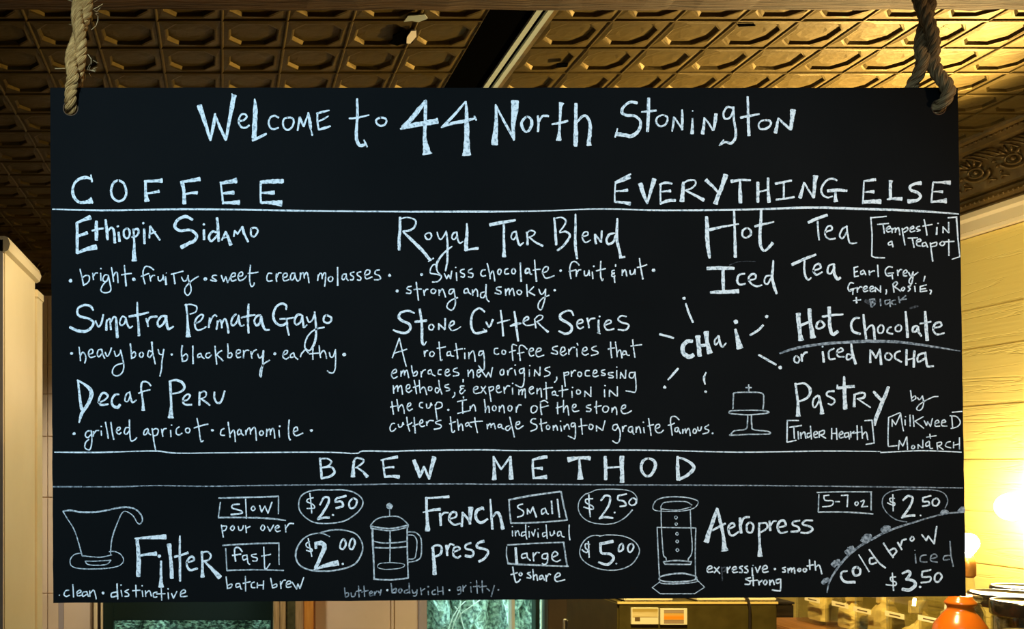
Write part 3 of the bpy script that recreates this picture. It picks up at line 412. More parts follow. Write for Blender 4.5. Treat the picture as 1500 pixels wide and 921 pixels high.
('word',0,"205,530 205,610;205,535 245,590;245,590 300,465;300,465 320,600 332,660;355,500,16;350,535 352,595;405,480 408,605;440,485 450,610;555,500 460,550;460,550 560,630;565,545 590,600;590,600 605,555;605,555 635,610;635,610 658,520;685,580 730,563 715,538 688,560 690,605 740,605;760,570 805,558 790,535 762,555 765,600 820,605;875,500 885,630;855,490 930,500 970,560 940,610 865,632"),
('word',0,"628,695 635,745;590,730 700,712"),
('word',0,"285,765 275,870;285,770 325,830;325,830 365,730;370,725 378,870;440,820 460,840 440,862 422,845 440,820;495,810 495,860;497,812 540,850;550,760 550,850;620,775 585,800 590,835 620,820;625,780 630,850 660,855;708,795 715,870;705,795 755,785 755,815 715,830;725,830 780,870;860,780 820,790 805,830 865,850;895,785 895,850;960,735 962,865;895,820 960,805"),
]),
(455,655,5,14,[
('word',0,"68,80,18 75,150,18 82,230,18;68,85,12 120,82,12 152,105,14 130,135,12 85,148,12;85,148,12 150,145,14 175,180,18 145,212,18 85,225,16;320,95,14 312,150,22 310,215,36;310,110,12 335,78,14 385,90,14 380,115,14 330,150,12;335,145,12 380,175,14 415,215,30;530,95,12 535,150,14 545,220,14;515,95,12 570,82,16 635,70,26;545,152,10 580,145,14 608,145,18;545,215,16 600,212,20 648,218,28;755,95,28 780,155,30 800,220,18;800,220,14 815,180,22 830,140,14;830,140,14 850,190,18 868,232,14;868,232,14 885,150,28 905,72,36"),
]),
(700,655,4.41,13,[
('word',0,"102,60,14 105,130,18 106,208,32;102,62,12 150,142,14;150,142,12 210,60,14;210,60,14 212,130,22 215,205,32;355,80,14 355,130,16 360,200,16;355,80,12 400,68,20 445,62,24;362,135,10 395,135,14 415,135,26;360,198,12 400,195,18 443,192,30;582,80,36 650,68,18 725,70,28;655,80,14 658,140,20 662,205,42;822,60,22 825,130,22 825,208,24;930,58,32 930,140,26 932,225,30;835,132,14 925,125,12;1100,72,14 1140,90,20 1145,130,22 1115,180,18 1080,182,16 1055,140,18 1065,90,18 1100,72,14;1290,60,16 1290,140,24 1293,210,26;1290,65,12 1340,80,16 1395,125,22 1360,175,22 1300,208,18"),
]),
(75,710,5.419,10,[
('drawing:pour-over coffee cone on a saucer',3,"95,210,12 150,202,14 230,215,14 350,215,14 450,200,12 560,178,14 650,185,12 705,225,12 725,275,10 705,310,10 680,295,8 650,245,8 600,212,8 565,220,9 530,290,9 490,400,10 475,480,9 472,560,8;95,212,10 130,270,8 180,350,8 215,450,9 245,560,10;245,562,10 320,570,8 400,573,8 480,555,8;235,540,8 180,555,8 150,600,8 165,645,8 240,665,8 400,665,8 530,645,8 575,600,8 550,550,8 500,528,8 460,530,8;270,605,8 350,605,8 475,597,8;475,597,8 440,630,8 360,638,8 290,630,8 270,605,8"),
('word',0,"682,430,26 690,520,30 695,620,36 690,725,34;665,425,12 780,418,26 910,412,42;710,560,16 770,550,22 835,545,34;858,565,30;872,605,18 872,690,20 872,760,26 873,810,42;935,470,38 945,560,26 955,650,28 957,740,32;1022,405,14 1020,530,18 1022,640,18 1022,762,18;980,570,20 1030,558,16 1085,538,22;1075,615,12 1130,600,16 1125,570,18 1095,580,18 1075,625,16 1100,675,20 1160,662,16;1195,530,18 1200,610,18 1200,680,22 1202,730,34;1195,540,14 1240,530,14 1268,560,14 1250,595,14 1210,605,14;1220,610,14 1270,660,24 1340,735,44"),
('word',0,"65,875,10;140,835 115,840 102,870 120,885 145,875;172,790 178,890;200,865 235,852 230,835 205,850 210,880 240,875;280,845 250,855 252,885 278,870;282,845 295,885;305,840 308,885;310,860 335,835 348,860 358,905"),
('dot',0,"412,858,24"),
('word',0,"522,785,12 528,905,12;520,850,12 480,860,12 480,890,12 520,880,12;555,795,14;555,835 563,885;615,830 585,845 610,860 615,880 585,885;672,795 675,890;645,840 705,835;722,800,12;722,840 728,885;748,840 750,885;752,860 780,840 795,882;840,850 812,860 815,890 840,888;873,820 878,915;835,865 905,862;928,825,14;928,855 932,905;955,860 970,900;970,900 998,845;1030,865 1065,852 1055,830 1030,850 1030,885 1080,882"),
]),
(310,705,5.2625,10,[
('frame',3,"55,128,12 270,122,12 515,115,12;515,115,10 515,250,9;68,160 52,275;52,278,12 270,278,12 450,285,14 570,300,10"),
('word',0,"215,175,12 165,180,12 160,205,12 225,225,12 230,245,14 150,255,16;262,135 268,285;320,190 335,210 320,225 305,210 320,190;370,185,12 385,235,12;385,235 410,190;410,190 435,245;435,245 465,160,12"),
('word',0,"75,335 90,430;75,345 115,345 105,375 80,380;165,340 175,360 160,378 145,360 165,340;205,345 212,375 235,370 245,340;262,340 268,395;268,360 298,345"),
('word',0,"395,335 410,355 395,378 378,360 395,335;430,345 450,385;450,385 478,335;490,365 520,352 510,338 490,355 500,385 530,380;568,335 572,390;575,355 600,325,12 632,325,12"),
('frame',3,"85,492,12 300,480,12 520,475,12;518,475,10 520,640,9;108,515,9 118,685,10;118,685,12 330,680,10 555,685,10"),
('word',0,"235,540,12 210,510,12 180,515,12 178,560,12 185,615,12;160,570,12 225,560,12;270,565 240,575 245,605 270,595;272,565 280,625 295,638;345,560 310,565 315,580 350,590 345,612 315,612;402,505 405,580 410,670,10 425,670 450,632;385,575 455,562"),
('word',0,"112,735 122,820;125,800 155,790 150,815 120,825;215,785 190,790 190,815 215,808;218,790 225,825 235,830;260,730 262,845;242,785 298,772;330,775 308,785 308,815 335,818;352,780 352,820;400,765 398,830;352,800 398,798"),
('word',0,"455,745 470,820;470,800 500,790 500,810 470,820;530,770 535,825;535,795 550,765 570,760;575,795 610,783 600,765 578,780 580,815 615,810;620,775 655,830;655,830 665,790;665,790 680,825;680,825 710,740"),
('ring',3,"905,66 1010,65 1100,85 1160,135 1160,190 1110,250 1020,305 900,323 790,315 710,265 672,200 685,120 740,80 820,65 905,66"),
('price',0,"785,125 745,135 735,155 785,180 790,205 735,208;757,92 765,160 772,245;835,180,14 865,125,16 900,125,18 900,165,18 865,230,20 820,290,20;818,292,16 860,280,16 905,278,20;935,258,18;1035,110,18 965,130,16;965,130,16 950,155,14 1000,155,18 1010,190,18 960,205,18;1090,130,14 1120,150,16 1105,195,14 1070,205,14 1060,165,14 1090,130,14"),
('ring',3,"910,425,8 850,400,8 760,410,10 690,460,12 650,540,14 660,620,12 720,670,12 820,690,12 950,685,12 1080,650,12 1140,590,12 1165,500,10 1120,410,10 1020,375,10 920,375,10 820,400,10"),
('price',0,"755,462 728,480 735,505 770,520 770,540 730,530;745,440 760,520 772,578;800,470,20 805,515,22;805,480,30 850,475,36 870,510,36 840,580,30 800,670,26;790,680,10 870,650,28 975,625,46;1010,635,20;1020,445,14 1035,480,16 1015,520,14 990,510,14 1000,460,14 1020,445,14;1090,440,14 1105,475,16 1085,520,14 1062,510,14 1068,460,14 1090,440,14"),
]),
(490,715,5.5556,10,[
('drawing:plunger coffee pot with a handle',3,"448,145,56;448,170,8 448,225,8;298,325 298,295 355,245 450,228 530,235 595,290 598,315;298,308,12 400,325,12 480,325,12 598,300,12;295,325 360,335 440,345 520,335 598,315;308,325,16 312,450,18 318,580,14 322,740,12;592,320,12 592,500,12 600,725,12;318,738,12 450,745,12 600,730,12;452,350,8 452,420,16 452,500,10 450,605,8;325,432,10 400,445,10 500,442,12 590,430,12;328,482,12 450,485,12 590,475,10;350,635,7 370,612,7 460,605,7 560,615,7 565,635,7 520,652,7 420,660,7 360,648,7 350,635,7;600,355,10 660,360,10 700,400,10 708,480,10 700,560,10 660,590,10 605,600,10;600,380,9 645,385,9 670,430,9 665,520,9 650,570,9 600,575,9"),
('word',0,"748,75,22 750,180,22 755,260,26 758,345,42;740,82,16 830,75,16 930,68,24;720,195,10 790,178,20 860,170,26;858,205,18 862,250,22 865,300,20;862,230,14 890,200,16 925,198,12;935,250,12 990,230,14 985,195,18 950,200,18 932,250,20 970,295,18 1025,285,14;1042,195,16 1040,250,18 1035,310,20;1045,200,16 1085,250,20 1105,290,16;1108,155,44 1105,230,28 1100,290,18;1210,160,24 1160,180,24 1150,240,24 1190,280,24 1245,250,18;1195,150,10 1215,175,12;1268,90,14 1275,200,18 1285,330,22;1290,230,14 1320,195,20 1345,220,26 1360,280,24 1370,330,34"),
('word',0,"800,475,18 805,560,26 812,630,30 815,700,34;790,490,14 820,465,18 868,475,18 865,530,20 820,555,18;910,465,22 915,520,20 918,545,18;920,500,14 940,455,16 972,462,14;965,520,14 1020,495,16 1000,475,16 970,490,16 968,545,18 1000,565,16 1025,550,16;1110,445,16 1070,460,18 1068,490,16 1120,505,18 1130,535,18 1110,555,22 1065,548,22;1215,430,24 1170,445,20 1160,480,20 1225,495,20 1250,520,20 1220,570,20 1175,595,22"),
('word',1,"82,810 88,880;88,855 112,850 112,875 90,885;135,850 140,880 165,875 170,850;195,795 200,885;175,840 215,830;240,795 245,880;220,845 275,830;285,860 308,848 300,835 285,850 290,875 315,868;325,840 328,870;330,855 345,835;355,835 365,850 380,825;380,825 370,870"),
('dot',0,"430,828,20"),
('word',1,"460,775,12 470,850,12;470,830,12 500,815,12 500,845,12 472,850,12;535,815,12 548,830,12 535,850,12 520,835,12 535,815,12;605,770 612,855;600,825 570,835 575,855 605,845;630,825 645,855 670,835;672,825 665,870 640,875"),
('word',1,"700,810 708,865;710,835 735,815;762,800,16;762,835 765,865;820,825 795,840 800,862 825,860;838,800 842,865;880,800 885,865;842,840 882,835"),
('dot',0,"935,828,16"),
('word',1,"1020,800 1000,810 1005,830 1025,820;1025,800 1028,850 1005,862;1045,790 1048,840;1050,810 1070,790;1108,768,12;1108,800 1112,845;1155,750 1162,855;1130,800 1180,795;1200,750 1205,850;1180,805 1235,795;1240,815 1262,835;1300,790 1275,880;1332,825,14"),
]),
(730,705,5.755,12,[
('frame',3,"85,155,14 300,115,16 520,85,14;90,155,14 95,250,12 105,345,14;105,350,14 340,345,14 580,325,12;528,85,14 550,200,14 580,325,12"),
('word',0,"205,190 170,200 165,220 210,250 205,285 160,300;245,230 245,275;250,240 270,265;270,265 290,215;290,215,14 320,300,14;395,225 365,240 368,275 392,260;395,230 408,265 422,275;448,165,14 455,272,14;497,150,14 515,300,14"),
('word',0,"118,380,12;118,415,10 120,460,10;142,415,10 145,460,10;145,435,10 165,415,10 178,455,10;230,365,10 232,450,10 240,485,10;228,425,10 200,430,10 195,460,10 225,450,10;255,380,12;258,420,10 260,470,10;280,425,10 295,460,10;295,460,10 310,405,10;335,400,10;332,430,10 336,470,10;402,365,10 412,480,10;400,430,10 375,435,10 378,465,10 405,450,10;435,425,10 440,455,10 460,450,10 470,420,10;470,415,10 475,440,10;520,420,10 500,430,10 500,460,10 520,450,10;525,420,10 535,460,10 555,468,10;597,365,10 595,430,10 602,492,12"),
('frame',3,"75,535,12 300,522,12 548,512,12;70,550,10 68,620,10 80,685,12;80,690,18 200,700,16 400,708,14 590,715,12;550,512,14 565,620,14 580,715,12"),
('word',0,"145,560,20 155,690,26;235,605 200,615 200,645 228,640;240,600 245,640 270,665;292,600,12 298,670,12;298,630 320,600 345,600;415,605 375,615 370,645 405,650 415,615;415,610 412,680 385,700 370,690;455,640 500,615 480,590 455,610 455,655 490,675 525,660"),
('word',0,"120,720 130,780 145,845,14 165,845 185,825;105,785 160,768;185,768 200,780 188,795 175,785 185,768"),
('word',0,"270,765 245,775 270,795 270,815 240,810;290,740 298,830;300,800 320,785 330,835;370,790 350,800 350,825 370,815;372,795 388,832;400,790 405,840,14;405,810 425,780 440,785;480,810 520,792 510,770 485,785 475,820 495,842 560,828"),
('ring',3,"740,100,8 690,150,8 672,220,8 700,290,8 770,340,8 880,360,8 980,350,8 1060,310,9 1130,240,12;1165,185,8 1165,130,8 1120,85,8 1040,68,8 920,65,8 830,70,8 780,90,8 740,105,8"),
('price',0,"795,145 740,150 740,180 795,210 790,235 720,215;763,110 765,200 775,298;865,160,16 900,120,18 940,130,18 935,190,18 900,250,16 855,310,16;850,312,14 900,300,20 965,308,14;980,262,16;1080,105,14 1010,120,14;1010,120,14 1008,155,14 1055,165,16 1075,200,16 1025,210,14;1130,140,12 1160,155,16 1155,190,14 1120,200,12 1100,175,12 1130,140,12"),
('ring',3,"860,455,9 780,460,9 715,510,9 685,590,9 710,660,9 790,715,9 900,745,9 1020,742,9 1120,700,9 1180,620,9 1185,560,9 1140,500,9 1050,460,9 920,450,9 850,462,9"),
('price',0,"770,530 735,525 735,560 755,580 740,600 705,575;758,505 765,640;965,505,30 860,525,24;862,520,24 868,600,20 940,610,24 970,650,24 920,700,24 845,680,16;995,692,16;1045,525,14 1050,570,18 1015,590,14 1018,545,14 1045,525,14;1125,525,14 1140,555,14 1110,598,14 1090,570,14 1100,535,14 1125,525,14"),
]),
(940,710,5.5556,12,[
('drawing:plunger coffee maker tube on a six-sided flange',3,"90,180,8 120,125,8 200,100,10 320,98,10 420,115,9 460,140,8 430,185,8 350,210,8 250,215,8 120,210,8 90,180,8;158,205,8 160,165,8 200,140,9 350,135,9 408,165,9;160,195,8 290,205,8 400,180,8;158,210,8 160,340,8 175,560,9 195,590,9 200,620,9;395,200,8 400,350,8 410,480,9 405,560,9 380,600,9 378,620,9;175,625,12 290,615,12 405,625,12;190,645,11 395,647,11;405,625,8 398,645,8;178,630,8 190,648,8;125,345,9 280,348,9 440,350,9;125,345,9 132,520,9 145,770,9;440,350,9 435,560,9 438,770,9;148,750,10 220,728,14 330,720,14 430,740,10 445,760,9 400,780,12 250,790,12 150,775,10 148,750,9;148,775,9 160,800,9 280,805,9 440,790,9 445,760,9;145,790,7 85,835,7;85,835,7 150,885,7;150,885,8 290,885,8 430,885,8;430,885,7 512,832,7;512,832,7 450,775,7;278,252,7 290,265,7 278,278,7 266,265,7 278,252,7;280,307,7 290,318,7 280,329,7 270,318,7 280,307,7;287,386,7 298,398,7 287,410,7 276,398,7 287,386,7;288,448,7 299,460,7 288,472,7 277,460,7 288,448,7;290,518,7 302,530,7 290,542,7 278,530,7 290,518,7"),
('word',0,"612,190,18 585,280,30 550,380,34 525,465,44;615,195,18 640,300,26 665,420,26 670,490,34 675,535,60;575,370,14 630,340,20 680,315,16;705,360,14 755,335,16 740,310,16 705,340,18 715,400,18 745,410,18 790,380,14;800,270,22 802,330,24 808,390,22;810,320,14 830,270,18 875,262,18;880,305,16 908,330,18 895,385,16 860,380,16 855,330,18 880,305,16;955,310,16 955,400,20 960,500,22 962,580,42;955,315,14 1010,310,16 1020,350,16 970,385,14;1040,295,16 1045,370,20;1050,330,12 1070,298,14 1095,295,12;1110,345,14 1170,330,16 1155,290,20 1120,300,20 1105,350,20 1130,390,16 1185,380,12;1285,290,14 1235,300,16 1230,325,16 1275,345,18 1275,375,18 1215,380,16;1390,290,14 1330,290,16 1310,320,18 1370,340,18 1390,365,18 1350,390,18 1295,388,14"),
('word',0,"532,690 570,677 560,658 535,675 538,710 580,705;590,670 635,720;630,668 590,715;695,670 698,715;700,690 720,665;735,695 770,682 760,665 738,680 745,712 780,708;820,660 795,672 815,690 815,710 795,712;860,660 838,672 860,690 860,712 835,712;905,655,12;898,675 900,740;925,670 942,712;942,712 965,660;980,690 1020,678 1010,655 985,672 988,710 1030,705"),
('letter',2,"650,670 655,780;650,680 680,670 678,700 655,705"),
('dot',0,"1083,684,22"),
('word',0,"1170,670 1145,678 1165,692 1165,708 1145,708;1190,680 1192,715;1195,695 1215,675 1220,710;1222,690 1240,675 1245,720;1280,680 1295,690 1282,705 1268,695 1280,680;1325,680 1342,690 1328,708 1312,695 1325,680;1365,610 1368,690;1345,660 1395,650;1408,620 1415,695;1418,665 1445,655 1465,725"),
('word',0,"885,755 845,765 880,785 875,808 840,808;905,735 908,820;885,780 940,775;950,780 955,815;958,795 980,775;1005,775 1020,790 1005,812 990,795 1005,775;1040,775 1042,815;1045,795 1065,775 1078,812;1125,765 1095,775 1100,800 1128,790;1130,765 1130,850 1115,862 1062,855"),
]),
(1180,705,5.2625,10,[
('frame',3,"88,85,10 250,80,10 510,80,10;505,80,10 505,220,10;102,100,9 98,235,10;98,235,12 300,235,12 520,250,10"),
('word',0,"180,105 140,110;140,110 150,145 210,150 200,185 130,195;230,155 262,155;275,108 325,105;325,105 320,195;395,155 405,170 392,185 380,170 395,155;425,155 450,145 445,170 430,195;430,195 478,192"),
('ring',1,"780,312,8 700,295,8 630,245,8 592,180,8 600,120,8 650,80,8 740,62,8 850,62,9 1000,68,8 1070,95,8 1095,150,8 1075,205,7"),
('price',0,"685,130 650,130 655,155 685,165 680,185 630,165;672,100 675,228;750,145,14 790,112,18 825,130,16 800,200,18 750,270,20;740,280,14 790,265,18 840,262,18;885,262,14;965,110,13 905,125,13;905,125,13 905,155,13 945,155,13 950,180,13 900,190,13;1010,130,13 1030,155,13 1010,185,13 980,180,13 980,145,13 1010,130,13"),
('rule',1,"165,855,8 180,780,12 230,690,16 300,600,18 400,510,18 520,440,18 650,375,18 800,325,14 1000,265,12 1100,245,12 1225,235,12"),
('bead',1,"130,785,30 150,765,40 178,755,34"),('bead',1,"210,650,42 232,628,52 262,618,40"),('bead',1,"315,555,42 340,528,52 370,515,42"),('bead',1,"440,465,44 468,432,56 505,425,42"),('bead',1,"590,385,40 618,362,56 650,362,38"),('bead',1,"1045,250,28 1068,236,44 1095,240,30"),('bead',1,"1180,232,26 1205,215,44 1222,210,40"),
('word',0,"320,690,12 280,700,16 275,740,18 310,775,22 380,775,22;395,660,18 420,680,18 415,715,18 380,725,18 365,700,18 370,670,18 395,660,18;410,565,11 490,695,11;490,525,12 560,620,14 615,665,14;520,590,14 495,595,14 500,635,14 545,625,14"),
('word',0,"600,475,13 635,530,14 675,585,14;640,540,14 680,515,14 700,540,14 670,575,14;710,470,14 740,525,14;735,490,14 745,455,14 775,445,14;820,425,12 835,440,12 820,460,12 805,445,12 820,425,12;895,410,12 930,455,12;930,455,12 945,420,12;945,420,12 990,480,12;990,480,14 1010,345,12"),
('word',1,"842,530,9;845,560 850,630;930,565 890,575 885,615 935,620;965,595 1010,583 1000,560 970,570 965,610 1015,622;1112,460 1120,560 1138,655;1110,570 1070,575 1065,605 1110,600"),
('price',0,"695,735,11 655,740,11 660,765,11 695,775,11 690,800,11 620,795,11;668,705,11 678,840,11;745,710,14 790,690,22 805,715,22 775,755,22;775,755,20 830,765,22 845,800,26 800,835,28 745,830,24;882,812,20;965,680,14 900,695,14;900,695,14 900,735,14 960,735,14 955,770,14 890,780,14;1030,705,14 1050,735,14 1020,775,14 995,760,14 1000,720,14 1030,705,14"),
]),
(0,0,1,2,[
('rule',0,"77,306.5,1.8 150,308,2.6 200,307.5,2.2 267,306.5,3 350,307,2.4 430,308.5,2.6 520,309.5,2 600,310,2.4 700,310,3 790,309,1.8 880,306,1.8 970,308,2.4 1092,307,2.6 1180,304,3.4 1250,305.5,3.6 1322,308,3.6 1375,311,2.6 1404,313.5,2"),
('rule',0,"80,662,1.5 140,662.5,2.4 190,661,1.6 230,660.5,2 260,663.5,1.8 330,663,1.4 470,662,1.8 520,664,1.8 532,660.5,2 575,661,2.2 600,660,1.8 700,658.5,2 770,660,1.4 930,659,1.8 1080,662,1.8 1200,660.5,1.8 1290,661,1.4;1290,662.5,1.8 1350,660,1.8 1408,662,1.6"),
('rule',1,"78,712.6,2 120,712.8,2;122,713,1 180,712.5,2 230,711,1.6 300,712,1.8 370,711,1.8 450,710,1.5 520,709.8,1.8 575,708.6,2 685,708.6,2 709,709,1.6 780,709,1.8 900,710,1.6 1040,710.5,1.8 1180,711.6,1.8 1300,713,1.8 1410,714.5,1.6"),
]),
]

# ---------------------------------------------------------------- the room
H = 1.12                      # ceiling above the camera
ZC = CAMZ+H
XR, YB, XL, YF = 2.75, 4.94, -3.0, -3.0
SX_L, SX_R, SY, Y0 = 0.1645, 0.158, 0.153, 2.447
random.seed(7)
MB().box(XL,YF,-.05,XR+.1,YB+.1,0).build('floor', M['floor'])['kind'] = 'structure'
ceil = MB().box(XL,YF,ZC+.014,XR+.1,YB+.1,ZC+.06).build('ceiling', M['tin']); ceil['kind'] = 'structure'

def tile_mesh(sx, seed):
    rnd = random.Random(seed); b = MB(); j = lambda a: rnd.uniform(-a, a)
    def sq(d, z): return [(d,d,z+j(.0006)),(sx-d,d,z+j(.0006)),(sx-d,SY-d,z+j(.0006)),(d,SY-d,z+j(.0006))]
    def octa(d, c, z):
        x0,x1,y0,y1 = d,sx-d,d,SY-d
        p = [(x0+c,y0),(x1-c,y0),(x1,y0+c),(x1,y1-c),(x1-c,y1),(x0+c,y1),(x0,y1-c),(x0,y0+c)]
        return [(x+j(.0012), y+j(.0012), z+j(.0008)) for x, y in p]
    rings4 = [sq(0,-.0045), sq(.0022,-.0040), sq(.0050,0.0)]
    for r in rings4: b.v += r
    for k in range(2):
        for i in range(4):
            b.f.append([k*4+i, k*4+(i+1)%4, (k+1)*4+(i+1)%4, (k+1)*4+i]); b.sm.append(False)
    o = len(b.v)
    b.v += octa(.0165,.030,-.0022); b.v += octa(.0200,.030,-.0014); b.v += octa(.0240,.029,.0068); b.v += octa(.046,.020,.0058)
    # flat border: corner k belongs to octagon vertices (7,0) (1,2) (3,4) (5,6)
    oc = [(7,0),(1,2),(3,4),(5,6)]
    for k in range(4):
        a, c = oc[k]; b.f.append([8+k, o+a, o+c]); b.sm.append(False)
        n = oc[(k+1)%4][0]; b.f.append([8+k, o+c, o+n, 8+(k+1)%4]); b.sm.append(False)
    for k in range(3):
        for i in range(8):
            b.f.append([o+k*8+i, o+k*8+(i+1)%8, o+(k+1)*8+(i+1)%8, o+(k+1)*8+i]); b.sm.append(False)
    b.f.append([o+24+i for i in range(8)]); b.sm.append(False)
    return b.mesh('ceiling_tile', M['tin'])
def pj(x, y, z): return CX+x*F/y, CY-(z-CAMZ)*F/y
def seen(x0, x1, y0, y1):
    """is a tile in the frame and not wholly behind the menu board or the beam"""
    for x in (x0, (x0+x1)/2, x1):
        for y in (y0, (y0+y1)/2, y1):
            if y < 1.9: continue
            u, v = pj(x, y, ZC)
            if -5 < u < 1505 and -60 < v < 921 and not (76 < u < 1400 and v > 132): return True
    return False
tmL = [tile_mesh(SX_L, i) for i in range(4)]; tmR = [tile_mesh(SX_R, 10+i) for i in range(4)]
cells = []
for side in (0, 1):
    sx = SX_L if side == 0 else SX_R
    xs = [.827+k*sx for k in range(-0, 12)] if side else [.658-(k+1)*sx for k in range(0, 22)]
    for x in xs:
        if x+sx > 2.60: continue
        for k in range(-35, 15):
            y = Y0+k*SY
            if y+SY < YF+.1 or y+SY > YB-.10: continue
            cells.append((side, x, y, sx))
vis = [c for c in cells if seen(c[1], c[1]+c[3], c[2], c[2]+SY)]
vis.sort(key=lambda c: c[2]); vis = vis[:290]; vs = set(vis)
print('tiles seen', len(vis), 'all', len(cells))
for side, x, y, sx in vis:
    o = bpy.data.objects.new('ceiling_tile', random.choice(tmR if side else tmL)); C.objects.link(o)
    o.parent = ceil; o.location = (x, y, ZC)
rest = MB()
src = {0: tmL[0], 1: tmR[0]}
for c in cells:
    if c in vs: continue
    me = src[c[0]]; n = len(rest.v)
    rest.v += [(q.co.x+c[1], q.co.y+c[2], q.co.z+ZC) for q in me.vertices]
    for p in me.polygons: rest.f.append([n+i for i in p.vertices]); rest.sm.append(False)
r_ = rest.build('ceiling_tiles', M['tin'], ceil); r_['kind'] = 'stuff'
# flat tin strip between the last tiles and the cornice
MB().box(2.555,YF,ZC-.001,2.75,YB,ZC+.012).build('tin_border', M['tin'], ceil)
MB().box(-2.97,YF,ZC-.001,-2.95,YB,ZC+.012).build('tin_border', M['tin'], ceil)
# torn spot in the tin, a flake of plaster showing
def flake(px, py, pts, mt, name, dz, th=.003):
    c = P(px, py, F*H/(CY-py)); b = MB(); n = len(pts)
    for z in (ZC-dz, ZC-dz-th):
        for x, y in pts: b.v.append((c.x+x, c.y+y, z))
    b.f.append(list(range(n))); b.f.append(list(range(n, 2*n))[::-1]); b.sm += [False]*2
    for i in range(n): b.f.append([i, (i+1)%n, n+(i+1)%n, n+i]); b.sm.append(False)
    b.build(name, mt, ceil)
flake(588, 54, [(-.026,-.02),(-.008,-.045),(.012,-.036),(.028,-.04),(.026,-.005),(.034,.02),(.008,.026),(-.004,.036),(-.028,.022),(-.022,.004)], M['black'], 'torn_gap', .004)
flake(601, 50, [(-.006,-.04),(.006,-.043),(.014,-.01),(.006,.03),(-.004,.028),(-.010,-.006)], M['white_paint'], 'plaster_flake', .008)
flake(608, 25, [(-.022,-.02),(.018,-.026),(.03,-.006),(.012,.012),(-.006,.006),(-.026,.010)], M['rail'], 'tin_patch', .004)
flake(822, 93, [(-.016,-.01),(.014,-.014),(.02,.006),(-.01,.012)], M['black'], 'torn_gap', .004)
flake(1090, 33, [(-.02,-.004),(.02,-.006),(.03,.002),(-.01,.006)], M['black'], 'torn_gap', .005)

# long black ceiling channel with two grey rails
t = empty('track_light', (.735, 2.5, ZC)); tag(t, 'long black ceiling track with two grey rails running away above the board', 'ceiling track')
def rel(b, name, m, o, par=None):
    ob = b.build(name, m, par or o); ob.location = -Vector(o.location) if par is None else (0,0,0); return ob
rel(MB().box(.660,YF,ZC-.004,.769,YB-.2,ZC+.013), 'channel', M['black'], t)
rel(MB().box(.784,YF,ZC-.004,.797,YB-.2,ZC+.013), 'slot', M['black'], t)
rel(MB().box(.769,YF,ZC-.012,.784,YB-.2,ZC+.013), 'rail', M['rail'], t)
rel(MB().box(.797,YF,ZC-.012,.811,YB-.2,ZC+.013), 'rail', M['rail'], t)
rel(MB().box(.811,YF,ZC-.006,.827,YB-.2,ZC+.013), 'edge_strip', M['tin_dark'], t)

# rough beam across the room just above the picture's top edge
bb = MB(); n = 90
for i in range(n+1):
    x = XL+(XR-XL)*i/n; j = lambda a: random.uniform(-a, a)
    bb.v += [(x,1.86+j(.006),ZC+.014),(x,1.86+j(.006),CAMZ+1.052+j(.003)),(x,1.98+j(.01),CAMZ+1.049+j(.004)),(x,2.098+j(.002),CAMZ+1.047+j(.002)),(x,2.10,ZC+.014)]
for i in range(n):
    for k in range(5):
        k2 = (k+1) % 5; bb.f.append([i*5+k, i*5+k2, i*5+5+k2, i*5+5+k]); bb.sm.append(False)
bb.f.append([0,1,2,3,4]); bb.f.append([n*5+k for k in (4,3,2,1,0)]); bb.sm += [False]*2
tag(bb.build('trim_1', M['beam']), kind='structure')

# right wall of painted planks
wr = MB().box(XR+.012,YF,0,XR+.1,YB+.1,ZC+.06).build('wall_right', M['plankpaint']); wr['kind'] = 'structure'
zb = [.833,.567,.424,.214,.02,-.17,-.36,-.55,-.75,-.95,-1.15,-1.35,-1.6]
for i in range(len(zb)-1):
    z1, z0 = CAMZ+zb[i], CAMZ+zb[i+1]; ys = [YF, -1.0+.3*(i%3), 1.2+.4*(i%2), YB]
    for a, b_ in zip(ys[:-1], ys[1:]):
        MB().box(XR-.002,a+.0004,z0+.0006,XR+.013,b_-.0004,z1-.0006,.003).build('plank', M['plankpaint'], wr)
# cream rail under the cornice
MB().prism([(XR+.013,CAMZ+.915),(XR-.030,CAMZ+.915),(XR-.034,CAMZ+.895),(XR-.022,CAMZ+.885),(XR-.018,CAMZ+.852),(XR-.026,CAMZ+.848),(XR-.024,CAMZ+.836),(XR+.013,CAMZ+.833)], 'y', YF, YB).build('trim_2', M['cream'])['kind'] = 'structure'
# left wall, wall behind the camera
MB().box(XL-.1,YF,0,XL,YB+.1,ZC+.06).build('wall_left', M['dark_wall'])['kind'] = 'structure'
MB().box(XL-.1,YF-.1,0,XR+.1,YF,ZC+.06).build('wall_front', M['dark_wall'])['kind'] = 'structure'

# pressed-tin cornice: profile as (distance from wall, drop from ceiling)
prof = [(.195,0),(.190,.010),(.178,.016),(.170,.012),(.160,.022),(.152,.030),(.140,.034),(.120,.050),(.098,.075),(.080,.100),(.066,.128),(.058,.150),(.030,.158),(.026,.166),(.044,.172),(.046,.182),(.034,.192),(.022,.196),(.020,.204),(0,.205),(0,0)]
cr = MB().prism([(XR-d, ZC-z) for d, z in prof], 'y', YF, YB).build('trim_3', M['tin_dark']); cr['kind'] = 'structure'
cb = MB().prism([(YB-d, ZC-z) for d, z in prof], 'x', XL, XR).build('trim_4', M['tin_dark']); cb['kind'] = 'structure'
cl = MB().prism([(XL+d, ZC-z) for d, z in prof], 'y', YF, YB).build('trim_5', M['tin_dark']); cl['kind'] = 'structure'
